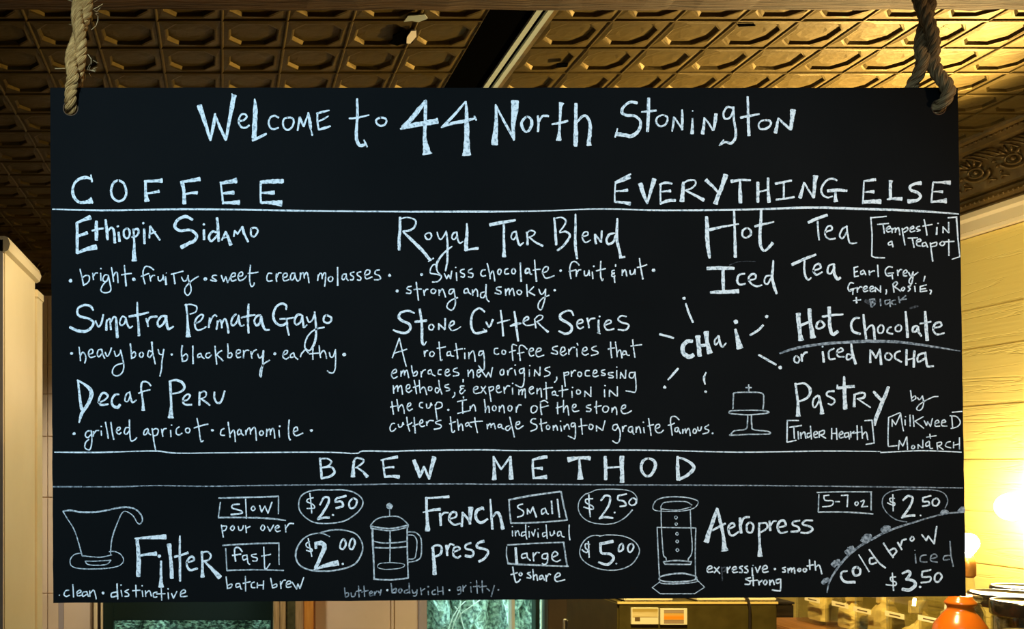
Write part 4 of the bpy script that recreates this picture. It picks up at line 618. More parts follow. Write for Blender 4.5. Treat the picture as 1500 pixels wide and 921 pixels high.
# embossed swags on the right and back cornices (local: u along, v up the cove, w out)
def swag():
    b = MB()
    b.tube([(.052*math.cos(a), .030*math.sin(a)-.004, .004) for a in [math.pi+math.pi*k/14 for k in range(15)]], .0055, 6)
    b.tube([(.030*math.cos(a), .018*math.sin(a)-.002, .004) for a in [2*math.pi*k/12 for k in range(13)]], .004, 6)
    for k in range(5):
        a = math.radians(25+32*k); r0, r1 = .022, .054
        b.tube([(r0*math.cos(a), r0*math.sin(a)*.9+.006, .003),((r0+r1)/2*math.cos(a+.08), (r0+r1)/2*math.sin(a+.08)*.9+.006, .007),(r1*math.cos(a), r1*math.sin(a)*.9+.006, .002)], [.003,.0055,.002], 6)
    b.lathe([(0,.010),(.005,.009),(.008,.005),(.009,0)], (0,0,0), 10)
    for k in range(3): b.lathe([(0,.008),(.004,.006),(.006,0)], (.068,-.03+.022*k,0), 8)
    return b.mesh('ornament', M['tin_dark'])
sw = swag()
bead = MB().lathe([(0,.005),(.0035,.0042),(.0055,0)], (0,0,0), 8).mesh('bead', M['tin_dark'])
cove = Vector((XR-.092, 0, ZC-.090)); nrm = Vector((-.80,0,-.60)); upv = Vector((-.60,0,.80))
for k in range(14):
    o = bpy.data.objects.new('ornament', sw); C.objects.link(o); o.parent = cr
    m3 = Matrix((Vector((0,1,0)), upv, nrm)).transposed().to_4x4(); m3.translation = cove+Vector((0, 2.75+k*.152, 0))+nrm*.001
    o.matrix_local = m3
for k in range(7):
    o = bpy.data.objects.new('ornament', sw); C.objects.link(o); o.parent = cb
    m3 = Matrix((Vector((1,0,0)), Vector((0,-.60,.80)), Vector((0,-.80,-.60)))).transposed().to_4x4(); m3.translation = Vector((-1.45+k*.152, YB-.092, ZC-.090))
    o.matrix_local = m3
rib = MB()
for k in range(4): rib.tube([(-.05+.026*k,.030,.002),(-.036+.026*k,.046,.006),(-.018+.026*k,.058,.005),(.004+.026*k,.066,.001)], [.002,.004,.0035,.0015], 5)
for k in range(2): rib.tube([(-.03+.05*k,-.05,.002),(-.012+.05*k,-.040,.007),(.004+.05*k,-.052,.002)], [.002,.005,.002], 5)
rib = rib.mesh('leaf_relief', M['tin_dark'])
for k in range(14):
    o = bpy.data.objects.new('leaf_relief', rib); C.objects.link(o); o.parent = cr
    m3 = Matrix((Vector((0,1,0)), upv, nrm)).transposed().to_4x4(); m3.translation = cove+Vector((0, 2.826+k*.152, 0))+nrm*.004
    o.matrix_local = m3
beads = MB()
for k in range(110):
    y = 2.75+k*.02
    for (dx, dz) in ((.174,.017),(.044,.180)):
        beads.lathe([(0,-.0065),(.004,-.005),(.006,0),(.005,.003)], (XR-dx, y, ZC-dz), 6)
x_ = beads.build('bead_row', M['tin_dark'], cr); x_['kind'] = 'stuff'

# ---- back wall with two windows
def bx(px, Y=YB): return (px-CX)*Y/F
zt = CAMZ+.30
W1 = (bx(152), bx(398)); W2 = (bx(624), bx(801)); zw0 = .35
wb = MB()
wb.box(XL,YB,0,W1[0],YB+.1,ZC+.06); wb.box(W1[1],YB,0,W2[0],YB+.1,ZC+.06); wb.box(W2[1],YB,0,XR+.1,YB+.1,ZC+.06)
for a, b_ in (W1, W2): wb.box(a,YB,0,b_,YB+.1,zw0); wb.box(a,YB,zt,b_,YB+.1,ZC+.06)
wb = wb.build('wall_back', M['backwall']); wb['kind'] = 'structure'
# wall boards left of the first window
for i, (a, b_) in enumerate([(-1.7,-.945),(-.943,-.885),(-.857,-.665)]):
    for z0, z1 in ((0,.9),(.903,1.42),(1.423,1.75),(1.753,1.98),(1.983,2.14),(2.143,CAMZ+.9)):
        MB().box(a+.001,YB-.012,z0+.001,b_-.001,YB,z1-.001,.001).build('wall_panel', M['backwall'], wb)
MB().box(-.885,YB-.010,0,-.857,YB,CAMZ+.9).build('wall_strip', M['grout'], wb)
MB().box(bx(139),YB-.05,0,bx(144),YB,zt+.1,.003).build('casing', M['cream'], wb)
MB().box(bx(144.3),YB-.03,0,bx(149),YB,zt+.1).build('casing_gap', M['cord'], wb)
MB().box(bx(149),YB-.045,0,bx(151.5),YB,zt+.1,.002).build('casing', M['cream'], wb)
# window 1: dark green sash, a rough rock face outside
w1 = empty('window_1', (W1[0], YB, zw0)); w1['kind'] = 'structure'
def rb(x0,y0,z0,x1,y1,z1,name,m,o,bev=0): 
    b = MB().box(x0-o.location.x,y0-o.location.y,z0-o.location.z,x1-o.location.x,y1-o.location.y,z1-o.location.z,bev); return b.build(name, m, o)
zr = CAMZ+(CY-908)*YB/F
rb(W1[0],YB-.02,zw0,bx(167),YB+.06,zt,'jamb',M['green'],w1,.004); rb(bx(396.5),YB-.02,zw0,W1[1]+.005,YB+.06,zt,'jamb',M['green'],w1)
rb(W1[0],YB-.01,zr,W1[1],YB+.05,zr+.19,'meeting_rail',M['green'],w1,.004)
rb(W1[0],YB-.02,zw0,W1[1],YB+.06,zw0+.06,'bottom_rail',M['green'],w1,.004)
rb(W1[0],YB-.02,zt-.06,W1[1],YB+.06,zt,'top_rail',M['green'],w1,.004)
rb(W1[0],YB+.02,zw0,W1[1],YB+.024,zt,'pane',M['glass'],w1)
# window 2
w2 = empty('window_2', (W2[0], YB, zw0)); w2['kind'] = 'structure'
rb(bx(612),YB-.03,0.0,W2[0],YB,zt+.1,'casing',M['grout'],w2,.004)
rb(bx(748.5),YB-.015,zw0,bx(753),YB+.05,zt,'stile',M['frame_pale'],w2,.002)
rb(bx(783),YB-.02,zw0,bx(789),YB+.05,zt,'mullion',M['green'],w2,.002)
rb(bx(797.5),YB-.02,zw0,W2[1]+.002,YB+.04,zt,'stile',M['rail'],w2,.002)
rb(W2[0],YB-.02,zw0,W2[1],YB+.05,zw0+.05,'bottom_rail',M['frame_pale'],w2,.003)
rb(W2[0],YB-.02,zt-.05,W2[1],YB+.05,zt,'top_rail',M['frame_pale'],w2,.003)
rb(W2[0],YB+.02,zw0,bx(748.5),YB+.024,zt,'pane',M['glass'],w2); rb(bx(753),YB+.02,zw0,W2[1],YB+.024,zt,'pane',M['glass'],w2)
# pine uprights, cabinet panel, cream panels between the windows
pn = empty('shelf_post', (bx(430), YB-.10, 0)); tag(pn, 'pale pine upright with an olive glass strip beside the dark green window', 'wooden post')
def strip(px0,px1,name,m,o,y0=YB-.10,y1=YB-.002,z0=0.0,z1=CAMZ+.2,bev=.003): return rb(bx(px0,y0),y0,z0,bx(px1,y0),y1,z1,name,m,o,bev)
strip(401,409.5,'board',M['pine'],pn); strip(410.5,418.5,'board',M['pine'],pn); strip(418.5,433,'glass_strip',M['olive'],pn,YB-.07); strip(433,444.5,'board',M['pine'],pn)
ow = tag(rb(bx(446,4.8),4.8,0,bx(459.5,4.8),YB-.002,CAMZ+.2,'orange_board',M['orange_wood'],empty('tmp',(0,0,0)),.003), 'narrow orange wooden board standing left of the cream panels', 'wooden board')
ow.parent = None; bpy.data.objects.remove(bpy.data.objects['tmp'])
for a, b_ in ((461.5,571),(572.5,576),(577.5,611)):
    MB().box(bx(a),YB-.012 if b_ != 576 else YB-.02,0,bx(b_),YB,CAMZ+.5,.001).build('wall_panel', M['backwall'], wb)
bc = empty('tall_cabinet', (1.8, 4.88, 0)); tag(bc, 'dark brown flat-fronted cabinet right of the teal window', 'cabinet')
Yc = 4.86
rb(bx(803,Yc),Yc,0,bx(867,Yc),YB-.02,CAMZ+.1,'side_panel',M['panel_brown'],bc,.004)
rb(bx(867.5,Yc),Yc-.02,0,bx(905,Yc),YB-.02,CAMZ+.1,'door_panel',M['cord'],bc,.004)

# outside: rock bank close behind the windows
def rock(name, x0, x1, Y, m, seed, label):
    rnd = random.Random(seed); b = MB(); nx, nz = 46, 34
    for i in range(nx+1):
        for k in range(nz+1):
            b.v.append((x0+(x1-x0)*i/nx+rnd.uniform(-.008,.008), Y+rnd.uniform(-.04,.04)+.05*math.sin(i*.9)*math.cos(k*.7), .0+2.4*k/nz))
    for i in range(nx):
        for k in range(nz):
            a = i*(nz+1)+k; b.f.append([a, a+nz+1, a+nz+2, a+1]); b.sm.append(False)
    n0 = len(b.v); b.box(x0,Y+.06,0,x1,Y+.5,2.4)
    return tag(b.build(name, m), label, 'rock')
rock('rock_bank', -1.2, .80, 5.75, M['stone_dark'], 1, 'dark mossy rock bank outside the dark green window')  # darker stone colours than the bank at right
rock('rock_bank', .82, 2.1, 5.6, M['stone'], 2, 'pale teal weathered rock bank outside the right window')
MB().box(-3,YB+.1,-.06,4,8,0).build('ground', M['stone_dark'])['kind'] = 'structure'
tw = MB()
for pts in ([(657,921),(664,902),(673,888),(682,880)],[(682,928),(676,908),(673,893),(675,880)],[(666,888),(672,895)],[(670,908),(676,898),(690,888),(704,878)]):
    tw.tube([P(x,y,5.3) for x, y in pts], [.0035]*len(pts), 5)
tw.tube([P(673,893,5.3), P(664,915,5.3), P(656,960,5.3), (1.33,5.3,0)], .004, 5)
bush = empty('bare_twig', (1.35,5.3,0)); tag(bush, 'pale bare branching twig standing outside the teal window', 'twig')
o = tw.build('branch', M['twig'], bush); o.location = -Vector(bush.location)
lf = MB(); c = P(676,873,5.3)
lf.v += [(c.x-.02,5.3,c.z),(c.x,5.295,c.z+.012),(c.x+.02,5.3,c.z),(c.x,5.305,c.z-.008)]; lf.f += [[0,1,2,3]]; lf.sm += [False]
lf.tube([(c.x-.02,5.3,c.z-.001), (c.x+.001,5.302,c.z-.02)], .002, 5)
o = lf.build('leaf', M['leaf'], bush); o.location = -Vector(bush.location)

# ---- cream partition at the left with capped top
pw = empty('wall_partition', (-1.3, 3.2, 0)); pw['kind'] = 'structure'
Xp = -.716; zp = CAMZ+.743
rb(-2.3,3.0,0,Xp,3.49,zp,'side_face',M['cream'],pw,.004)
rb(-2.3,2.992,0,Xp-.004,3.0,zp-.004,'front_face',M['white_paint'],pw)
cap = MB().prism([(Xp-.05,zp-.03),(Xp+.001,zp-.045),(Xp+.014,zp-.038),(Xp+.020,zp-.018),(Xp+.012,zp+.004),(Xp,zp+.008),(Xp-.05,zp+.006)], 'y', 2.992, 3.51)
o = cap.build('cap_moulding', M['cream'], pw); o.location = -Vector(pw.location)
rb(-.80,3.49,0,bx(56.5,3.52),3.60,CAMZ+(CY-428)*3.52/F,'post',M['cream'],pw,.004)
rb(-.80,3.485,CAMZ+(CY-438)*3.52/F,bx(58,3.52),3.605,CAMZ+(CY-426)*3.52/F,'post_cap',M['cream'],pw,.003)

# ---------------------------------------------------------------- the menu board
YBD = 1.22
def BP(px, py, dy=0.0):
    q = P(px, py, YBD); q.y += dy; return q
board = empty('menu_board', BP(744, 500)); tag(board, 'large black chalkboard menu covered in white handwriting, hanging from two ropes', 'menu board')
board_loc = Vector(board.location)
cu = bpy.data.curves.new('panel', 'CURVE'); cu.dimensions = '2D'; cu.fill_mode = 'BOTH'; cu.extrude = .006
def spl(pts):
    s = cu.splines.new('POLY'); s.points.add(len(pts)-1); s.use_cyclic_u = True
    for i, p in enumerate(pts): s.points[i].co = (p[0], p[1], 0, 1)
r9 = random.Random(3)
corn = [(73.5,128.5),(1403,128.5),(1415,873),(78,883)]
out = []
for k in range(4):
    a, b_ = corn[k], corn[(k+1)%4]
    for i in range(40):
        t_ = i/40; jj = 0 if i == 0 else r9.uniform(-.35,.35)
        q = BP(a[0]+(b_[0]-a[0])*t_+(jj if k % 2 else 0), a[1]+(b_[1]-a[1])*t_+(jj if k % 2 == 0 else 0)); out.append((q.x-board_loc.x, q.z-board_loc.z))
spl(out)
HOLES = [(103.5,158.5),(1375,157)]
for hx, hy in HOLES:
    q = BP(hx, hy); spl([(q.x-board_loc.x+.0103*math.cos(a), q.z-board_loc.z+.0103*math.sin(a)) for a in [2*math.pi*k/28 for k in range(28)]])
co = bpy.data.objects.new('panel', cu); C.objects.link(co)
dg = bpy.context.evaluated_depsgraph_get(); me = bpy.data.meshes.new_from_object(co.evaluated_get(dg)); bpy.data.objects.remove(co)
me.materials.clear(); me.materials.append(M['board']); me.name = 'panel'
pan = bpy.data.objects.new('panel', me); C.objects.link(pan); pan.parent = board; pan.rotation_euler = (math.pi/2,0,0); pan.location = (0,.006,0)
for hx, hy in HOLES:
    q = BP(hx, hy)-board_loc; b = MB(); n = 28
    for y, r in ((-.0004,.0103),(-.0004,.0094),(.0124,.0094),(.0124,.0103)):
        for k in range(n):
            a = 2*math.pi*k/n; b.v.append((q.x+r*math.cos(a), y, q.z+r*math.sin(a)))
    for i in range(3):
        for k in range(n): b.f.append([i*n+k, i*n+(k+1)%n, (i+1)*n+(k+1)%n, (i+1)*n+k]); b.sm.append(False)
    b.build('hole_rim', M['hole'], board)

def smooth(pts):
    if len(pts) < 3: 
        (a, b_) = pts if len(pts) == 2 else (pts[0], pts[0]); n = 4
        return [tuple(a[j]+(b_[j]-a[j])*i/n for j in range(3)) for i in range(n+1)]
    closed = abs(pts[0][0]-pts[-1][0]) < .01 and abs(pts[0][1]-pts[-1][1]) < .01
    out = []; N = len(pts)
    for i in range(N-1):
        p1, p2 = pts[i], pts[i+1]
        p0 = pts[i-1] if i else (pts[-2] if closed else p1); p3 = pts[i+2] if i+2 < N else (pts[1] if closed else p2)
        for k in range(5):
            t_ = k/5
            out.append(tuple(.5*((2*p1[j])+(-p0[j]+p2[j])*t_+(2*p0[j]-5*p1[j]+4*p2[j]-p3[j])*t_*t_+(-p0[j]+3*p1[j]-3*p2[j]+p3[j])*t_**3) if j < 2 else p1[2]+(p2[2]-p1[2])*t_ for j in range(3)))
    out.append(pts[-1]); return out
rs = random.Random(11); PXM = YBD/F; layer = [0]
def ribbon(b, pts, tone):
    """one marker stroke: a thin raised strip with ragged edges; points are board pixels (x, y, width)"""
    layer[0] = (layer[0]+1) % 24; dy = -.00022-.000006*layer[0]
    if len(pts) == 1:
        x, y, w_ = pts[0]; n0 = len(b.v); q = BP(x, y)-board_loc; b.v.append((q.x, dy, q.z)); n = 12
        for k in range(n):
            a = 2*math.pi*k/n; r = w_/2*PXM*rs.uniform(.86,1.1); b.v.append((q.x+r*math.cos(a), dy, q.z+r*math.sin(a)*.92))
        for k in range(n):
            a = 2*math.pi*k/n; v = b.v[n0+1+k]; b.v.append((v[0], 0, v[2]))
        for k in range(n):
            k2 = (k+1)%n; b.f += [[n0, n0+1+k, n0+1+k2],[n0+1+k, n0+1+n+k, n0+1+n+k2, n0+1+k2]]; b.sm += [False]*2
        return
    sp = smooth(pts); N = len(sp); L = []; R = []
    for i, (x, y, w_) in enumerate(sp):
        a, c_ = sp[max(i-1,0)], sp[min(i+1,N-1)]; tx, ty = c_[0]-a[0], c_[1]-a[1]; l = math.hypot(tx, ty) or 1; tx /= l; ty /= l
        w_ = max(w_, .9); hl = w_/2*rs.uniform(.84,1.10); hr = w_/2*rs.uniform(.84,1.10)
        if i in (0, N-1):
            e = -1 if i == 0 else 1; ext = min(w_*.28, 1.0)
            x0, y0 = x+tx*e*ext*.3, y+ty*e*ext*.3
            row_l = (x0-ty*hl, y0+tx*hl); row_r = (x0+ty*hr, y0-tx*hr)
            x1, y1 = x+tx*e*ext, y+ty*e*ext; cl_ = (x1-ty*hl*.6, y1+tx*hl*.6); cr_ = (x1+ty*hr*.6, y1-tx*hr*.6)
            if i == 0: L += [cl_, row_l]; R += [cr_, row_r]
            else: L += [row_l, cl_]; R += [row_r, cr_]
        else: L.append((x-ty*hl, y+tx*hl)); R.append((x+ty*hr, y-tx*hr))
    n0 = len(b.v); m = len(L)
    for (lx, ly), (rx, ry) in zip(L, R):
        p, q = BP(lx, ly)-board_loc, BP(rx, ry)-board_loc
        b.v += [(p.x,0,p.z),(p.x,dy,p.z),(q.x,dy,q.z),(q.x,0,q.z)]
    for i in range(m-1):
        o_ = n0+i*4
        for k in range(3): b.f.append([o_+k, o_+k+1, o_+5+k, o_+4+k]); b.sm.append(False)
    b.f += [[n0,n0+1,n0+2,n0+3],[n0+(m-1)*4+k for k in (3,2,1,0)]]; b.sm += [False]*2
NAMES = {'word':'chalk_word','dot':'chalk_dot','rule':'chalk_rule','frame':'chalk_frame','ring':'chalk_ring','price':'chalk_price','bracket':'chalk_bracket','ray':'chalk_ray','bead':'chalk_bead','smudge':'chalk_smudge','letter':'chalk_letter','drawing':'chalk_drawing'}
for ox, oy, sc, dw, items in TEXT:
    for kind, tone, data in items:
        k0, _, desc = kind.partition(':'); b = MB()
        for st in data.split(';'):
            pts = []
            for p in st.split():
                v = [float(a) for a in p.split(',')]
                pts.append((ox+v[0]/sc, oy+v[1]/sc, (v[2] if len(v) > 2 else dw)/sc))
            ribbon(b, pts, tone)
        me = bpy.data.meshes.new(NAMES[k0]); me.from_pydata(b.v, [], b.f); me.materials.append(M['chalk%d' % tone])
        o = bpy.data.objects.new(NAMES[k0], me); C.objects.link(o); o.parent = board
        if desc: o['label'] = 'white chalk drawing of a '+desc

# ---------------------------------------------------------------- ropes
def path_interp(pts, n):
    pts = [Vector(p) for p in pts]; out = []; N = len(pts)
    for i in range(N-1):
        p0, p1, p2, p3 = pts[max(i-1,0)], pts[i], pts[i+1], pts[min(i+2,N-1)]
        for k in range(n):
            t_ = k/n; out.append(.5*((2*p1)+(-p0+p2)*t_+(2*p0-5*p1+4*p2-p3)*t_*t_+(-p0+3*p1-3*p2+p3)*t_**3))
    out.append(pts[-1]); return out
def resample(pts, step):
    out = [pts[0]]; acc = 0
    for a, b_ in zip(pts[:-1], pts[1:]):
        l = (b_-a).length; d = step-acc
        while d <= l and l > 0: out.append(a+(b_-a)*(d/l)); d += step
        acc = (acc+l) % step if l > 0 else acc
    out.append(pts[-1]); return out
def frames(pts):
    u = Vector((1,0,0)); fr = []
    for i, p in enumerate(pts):
        t_ = (pts[min(i+1,len(pts)-1)]-pts[max(i-1,0)]).normalized(); u = (u-t_*u.dot(t_)).normalized(); fr.append((p, u, t_.cross(u)))
    return fr
def strand(parent, name, pts, r, m, seg=10):
    b = MB(); b.tube(pts, r, seg, True); b_m = b.mesh(name, m)
    uvl = b_m.uv_layers.new(name='UVMap')
    for p in b_m.polygons:
        if len(p.vertices) != 4: continue
        ks = [v % seg for v in p.vertices]; wrap = max(ks)-min(ks) > seg/2
        for li, vi in zip(p.loop_indices, p.vertices):
            k = vi % seg; uvl.data[li].uv = ((1.0 if (wrap and k == 0) else k/seg), (vi//seg)*.0022)
    o = bpy.data.objects.new(name, b_m); C.objects.link(o); o.parent = parent; o.location = -Vector(parent.location); return o
def leg(parent, centre, R, m, pitch=.030, seed=0, phase0=0.0):
    pts = resample(path_interp(centre, 12), .0022); fr = frames(pts); rr = random.Random(seed)
    for s_ in range(3):
        sp = []
        for i, (p, u, v) in enumerate(fr):
            a = 2*math.pi*(i*.0022/pitch+s_/3)+phase0; k = 1+.05*math.sin(i*.21+s_*2)
            sp.append(p+(u*math.cos(a)+v*math.sin(a))*R*.50*k)
        strand(parent, 'strand', sp, [R*.56*(1+.06*math.sin(i*.37+s_)+rr.uniform(-.03,.03)) for i in range(len(sp))], m)
def hairs(parent, centre, count, seed, spots=(), rad=.012):
    rr = random.Random(seed); pts = path_interp(centre, 12); b = MB()
    for k in range(count):
        p = pts[rr.randrange(len(pts))] if not spots or rr.random() < .5 else BP(*rr.choice(spots))
        a = rr.uniform(0, 2*math.pi); d = Vector((math.cos(a), math.sin(a)*.7, rr.uniform(-.7,.7))).normalized()
        c_ = p+Vector((math.cos(a), math.sin(a)*.7, 0))*rad*.62; l = rr.uniform(.003,.009); e = Vector((rr.uniform(-1,1), rr.uniform(-1,1), rr.uniform(-1,1)))*l*.4
        b.tube([c_, c_+d*l*.5+e*.4, c_+d*l+e], [.0003,.00026,.00016], 4)
    return b
# left rope: the two legs lie wound together down to the hole
def wound(a_fn, n=60): return [a_fn(i/n) for i in range(n+1)]
ZTOP = ZC-.004
def axisL(t_):   # t 0 at the ceiling, 1 at the top of the board
    top = Vector((BP(186,0).x, YBD+.006, ZTOP)); bot = BP(109,118, -.008)
    return top+(bot-top)*t_
def axisR(t_):
    top = Vector((BP(1335,0).x, YBD+.006, ZTOP)); bot = BP(1359,88, .000)
    return top+(bot-top)*t_
def pair(axis, turns, rad, ph, yk=1.0):
    out = []
    for i in range(0, 61):
        t_ = i/60; p = axis(t_); a = 2*math.pi*turns*(t_-1)+ph
        out.append(p+Vector((math.cos(a)*rad, math.sin(a)*rad*yk, 0)))
    return out
rl = empty('hanging_rope', Vector((BP(186,0).x, YBD, ZTOP))); tag(rl, 'frayed golden jute rope through the left hole of the board', 'rope', 'ropes holding the menu board')
f1 = pair(axisL, 4.6, .0058, -math.pi/2)+[BP(106,132,-.0085),BP(105,146,-.0085),BP(104,154,-.004),BP(104,158,.006),BP(104,150,.020),BP(106,134,.0235)]
f2 = pair(axisL, 4.6, .0058, math.pi/2)[:-2]+[BP(110,120,.014),BP(108,128,.0225)]
leg(rl, f1, .0082, M['rope'], .028, 1); leg(rl, f2, .0082, M['rope'], .028, 2, 1.0)
hb = hairs(rl, f1[40:62], 46, 5, [(130,90),(128,100),(126,105),(133,18)], .013)
for pts in ([(134,46),(141,40),(144,32),(144,26)],[(97,102),(90,102.2),(81,102.5)],[(135,17),(143,13),(151,8)],[(128,104),(135,105),(140,107)],[(104,95),(100,91),(98,89)],[(110,8),(106,4),(100,2)],[(134,96),(134,88),(129,81)],[(108,32),(107,28),(109,25)]):
    hb.tube([BP(x, y, -.004) for x, y in pts], .00042, 5)
o = hb.build('stray_fibres', M['fibre'], rl); o.location = -Vector(rl.location); o['kind'] = 'stuff'
rr_ = empty('hanging_rope', Vector((BP(1335,0).x, YBD, ZTOP))); tag(rr_, 'greyish twisted jute rope through the right hole, forking above the board', 'rope', 'ropes holding the menu board')
g1 = pair(axisR, 3.6, .0066, 0.0)+[BP(1369,108,-.004),BP(1375,125,-.0095),BP(1380,140,-.0105),BP(1377,151,-.0075),BP(1375,157,.004),BP(1372,150,.021),BP(1370,134,.0225)]
g2 = pair(axisR, 3.6, .0066, math.pi)+[BP(1352,104,.008),BP(1350,118,.018),BP(1351,138,.022),BP(1360,150,.024)]
leg(rr_, g1, .0080, M['rope_old'], .036, 3); leg(rr_, g2, .0078, M['rope_old'], .036, 4, 1.0)
hb = hairs(rr_, g1[40:66], 16, 9, [(1372,40)], .012)
o = hb.build('stray_fibres', M['fibre'], rr_); o.location = -Vector(rr_.location); o['kind'] = 'stuff'

# ---------------------------------------------------------------- back counter and what stands on it
ZK = CAMZ-.56
def lbox(o, x0,y0,z0,x1,y1,z1,name,m,bev=0): return rb(x0,y0,z0,x1,y1,z1,name,m,o,bev)
ct = empty('back_counter', (1.75, 2.6, 0)); tag(ct, 'long wooden back counter under the jars and machines, below the board', 'counter')
lbox(ct, .50,1.70,ZK-.04,XR-.02,3.05,ZK,'worktop',M['worktop'],.006); lbox(ct, .55,1.78,.0,XR-.03,3.03,ZK-.04,'cabinet_body',M['panel_brown'],.004)
for k in range(4):
    x0 = .57+k*.54; d_ = lbox(ct, x0,1.762,.10,x0+.52,1.78,ZK-.07,'door',M['panel_brown'],.003)
    MB().tube([(x0+.46-1.75,1.75-2.6,.80),(x0+.46-1.75,1.74-2.6,.82),(x0+.46-1.75,1.74-2.6,.90),(x0+.46-1.75,1.75-2.6,.92)], .005, 8).build('handle', M['metal'], d_)

# black oven with two cards
Yo = 2.2
ov = empty('countertop_oven', (1.15, Yo+.17, ZK)); tag(ov, 'wide black countertop appliance with two postcards stuck on its front', 'appliance')
x0, x1 = bx(905,Yo), bx(1139,Yo); zt_ = CAMZ+(CY-882)*Yo/F
lbox(ov, x0,Yo,ZK+.015,x1,Yo+.33,zt_,'body',M['appliance'],.004)
lbox(ov, x0+.01,Yo-.006,ZK+.05,x0+.30,Yo,ZK+.16,'door',M['lid'],.002)
for dx in (.03,.35):
    for dy in (.03,.28):
        lbox(ov, x0+dx-.012,Yo+dy-.012,ZK,x0+dx+.012,Yo+dy+.012,ZK+.015,'foot',M['cord'])
lbox(ov, x0-.001,Yo-.002,zt_-.004,x1+.001,Yo+.003,zt_+.0015,'top_edge',M['edge'],.0006)
def card(px0,py0,px1,py1,label,pic):
    e = empty('postcard', P((px0+px1)/2,py1,Yo-.003)); tag(e, label, 'postcard')
    L = Vector(e.location)
    def fl(a,b_,c_,d_,m,dy,name):
        p, q = P(a,d_,Yo), P(c_,b_,Yo); return MB().box(p.x-L.x,-.0022-dy,p.z-L.z,q.x-L.x,.0024-dy,q.z-L.z).build(name, m, e)
    fl(px0,py0,px1,py1,M['card'],0,'sheet'); pic(fl)
m_sand = noisy(mat('printed_dunes', rough=.5), (.40,.28,.07), (.85,.72,.40), 14, (.35,1,3), 3, .40,.60)
m_or = noisy(mat('printed_orange_bands', rough=.5), (.85,.25,.01), (.62,.36,.08), 10, (.05,1,9), 3, .45,.55)
m_gr = noisy(mat('printed_grey_bands', rough=.5), (.38,.27,.17), (.22,.13,.04), 10, (.05,1,9), 3, .45,.55)
card(923.5,889.5,963,913.5,'yellow landscape postcard, left of the pair on the black appliance', lambda fl: (fl(925,890.5,962,903,m_sand,.0006,'picture'), fl(928.5,903.5,936,908.5,M['ink'],.0006,'emblem')))
card(966,890.5,1005,914,'white-bordered postcard with an orange band, right of the pair', lambda fl: (fl(971,892.5,1000,897.5,m_gr,.0006,'picture'), fl(971,897.5,1000,907,m_or,.0007,'picture'), fl(971,907,1000,912,m_gr,.0006,'picture')))
# trays lying on top
for (a,b_,y0,y1,zz,lab) in ((915,986,2.2035,2.50,0,'pale thin wooden board lying on the left end of the black appliance'),(1022,1138,2.2045,2.50,0,'long cream tray lying on the right part of the black appliance')):
    e = empty('serving_board', (bx((a+b_)/2,y0), (y0+y1)/2, zt_+.0015)); tag(e, lab, 'tray'); lbox(e, bx(a,y0),y0,zt_+.0018,bx(b_,y0),y1,zt_+.012,'slab',M['card'],.003)
    lbox(e, bx(a,y0)+.01,y0+.01,zt_+.012,bx(b_,y0)-.01,y0+.02,zt_+.0145,'rim',M['pine'],.001)
# power cord hanging over the front
cpts = [(1.29,2.34,zt_+.0185),(bx(1092,2.2),2.25,zt_+.0185),(bx(1096,2.19),2.202,zt_+.0175),(bx(1099,2.19),2.193,zt_-.008)]+[(bx(1099+.4*math.sin(k),2.19),2.193,zt_-.03*k) for k in range(1,7)]+[(bx(1099,2.19),2.185,ZK+.01),(bx(1099,2.19)-.02,2.15,ZK+.005),(bx(1099,2.19)-.1,2.10,ZK+.005)]
tag(MB().tube(path_interp(cpts,4), .0031, 8).build('power_cord', M['cord']), 'black power cord hanging over the front of the black appliance', 'cord')
# second dark box behind the jars
db = empty('storage_box', (bx(1153,2.36), 2.42, ZK)); tag(db, 'small black box between the black appliance and the glass jars', 'box')
lbox(db, bx(1132,2.55),2.545,ZK,bx(1162,2.55),2.72,CAMZ+(CY-884)*2.55/F,'body',M['lid'],.004); lbox(db, bx(1131,2.55),2.54,CAMZ+(CY-884)*2.55/F,bx(1163,2.55),2.725,CAMZ+(CY-881)*2.55/F,'lid',M['cord'],.003)
# coffee grinder and metal canister at the left end
gr = empty('coffee_grinder', P(893,921,2.56)); gr.location.z = ZK; tag(gr, 'black upright grinder with a glossy lid left of the black appliance', 'grinder')
zg = CAMZ+(CY-884)*2.56/F
lbox(gr, bx(880,2.56),2.56,ZK,bx(908,2.56),2.68,zg,'body',M['cord'],.006); L = Vector(gr.location)
b = MB().prism([(2.555-L.y,zg-L.z),(2.555-L.y,zg+.005-L.z),(2.68-L.y,zg+.012-L.z),(2.68-L.y,zg-L.z)], 'x', bx(884,2.56)-L.x, bx(907,2.56)-L.x); b.build('lid', M['lid'], gr)
b = MB().prism([(2.551-L.y,zg-.006-L.z),(2.551-L.y,zg+.001-L.z),(2.56-L.y,zg+.001-L.z),(2.56-L.y,zg-.006-L.z)], 'x', bx(882,2.555)-L.x, bx(898,2.555)-L.x); b.build('badge', M['metal'], gr)
lbox(gr, bx(883,2.55),2.552,ZK+.05,bx(905,2.55),2.56,ZK+.14,'spout_panel',M['appliance'],.002)
c = P(839.5,909.5,2.5)
cy = empty('metal_canister', (c.x, 2.53, ZK)); tag(cy, 'small shiny metal cylinder in front of the brown cabinet', 'canister')
h_ = c.z-ZK; MB().lathe([(0,0),(.0150,0),(.0155,.003),(.0155,h_-.004),(.0148,h_-.001),(.0142,h_-.0005)], seg=28).build('body', M['metal'], cy)
MB().lathe([(.0142,h_-.0005),(.013,h_-.002),(0,h_-.002)], seg=28).build('lid', M['frame_pale'], cy)
c = P(855,914,2.5); pk = empty('pink_cup', (c.x, 2.56, ZK)); tag(pk, 'small dull pink cylinder right beside the metal canister', 'canister'); h2 = c.z-ZK
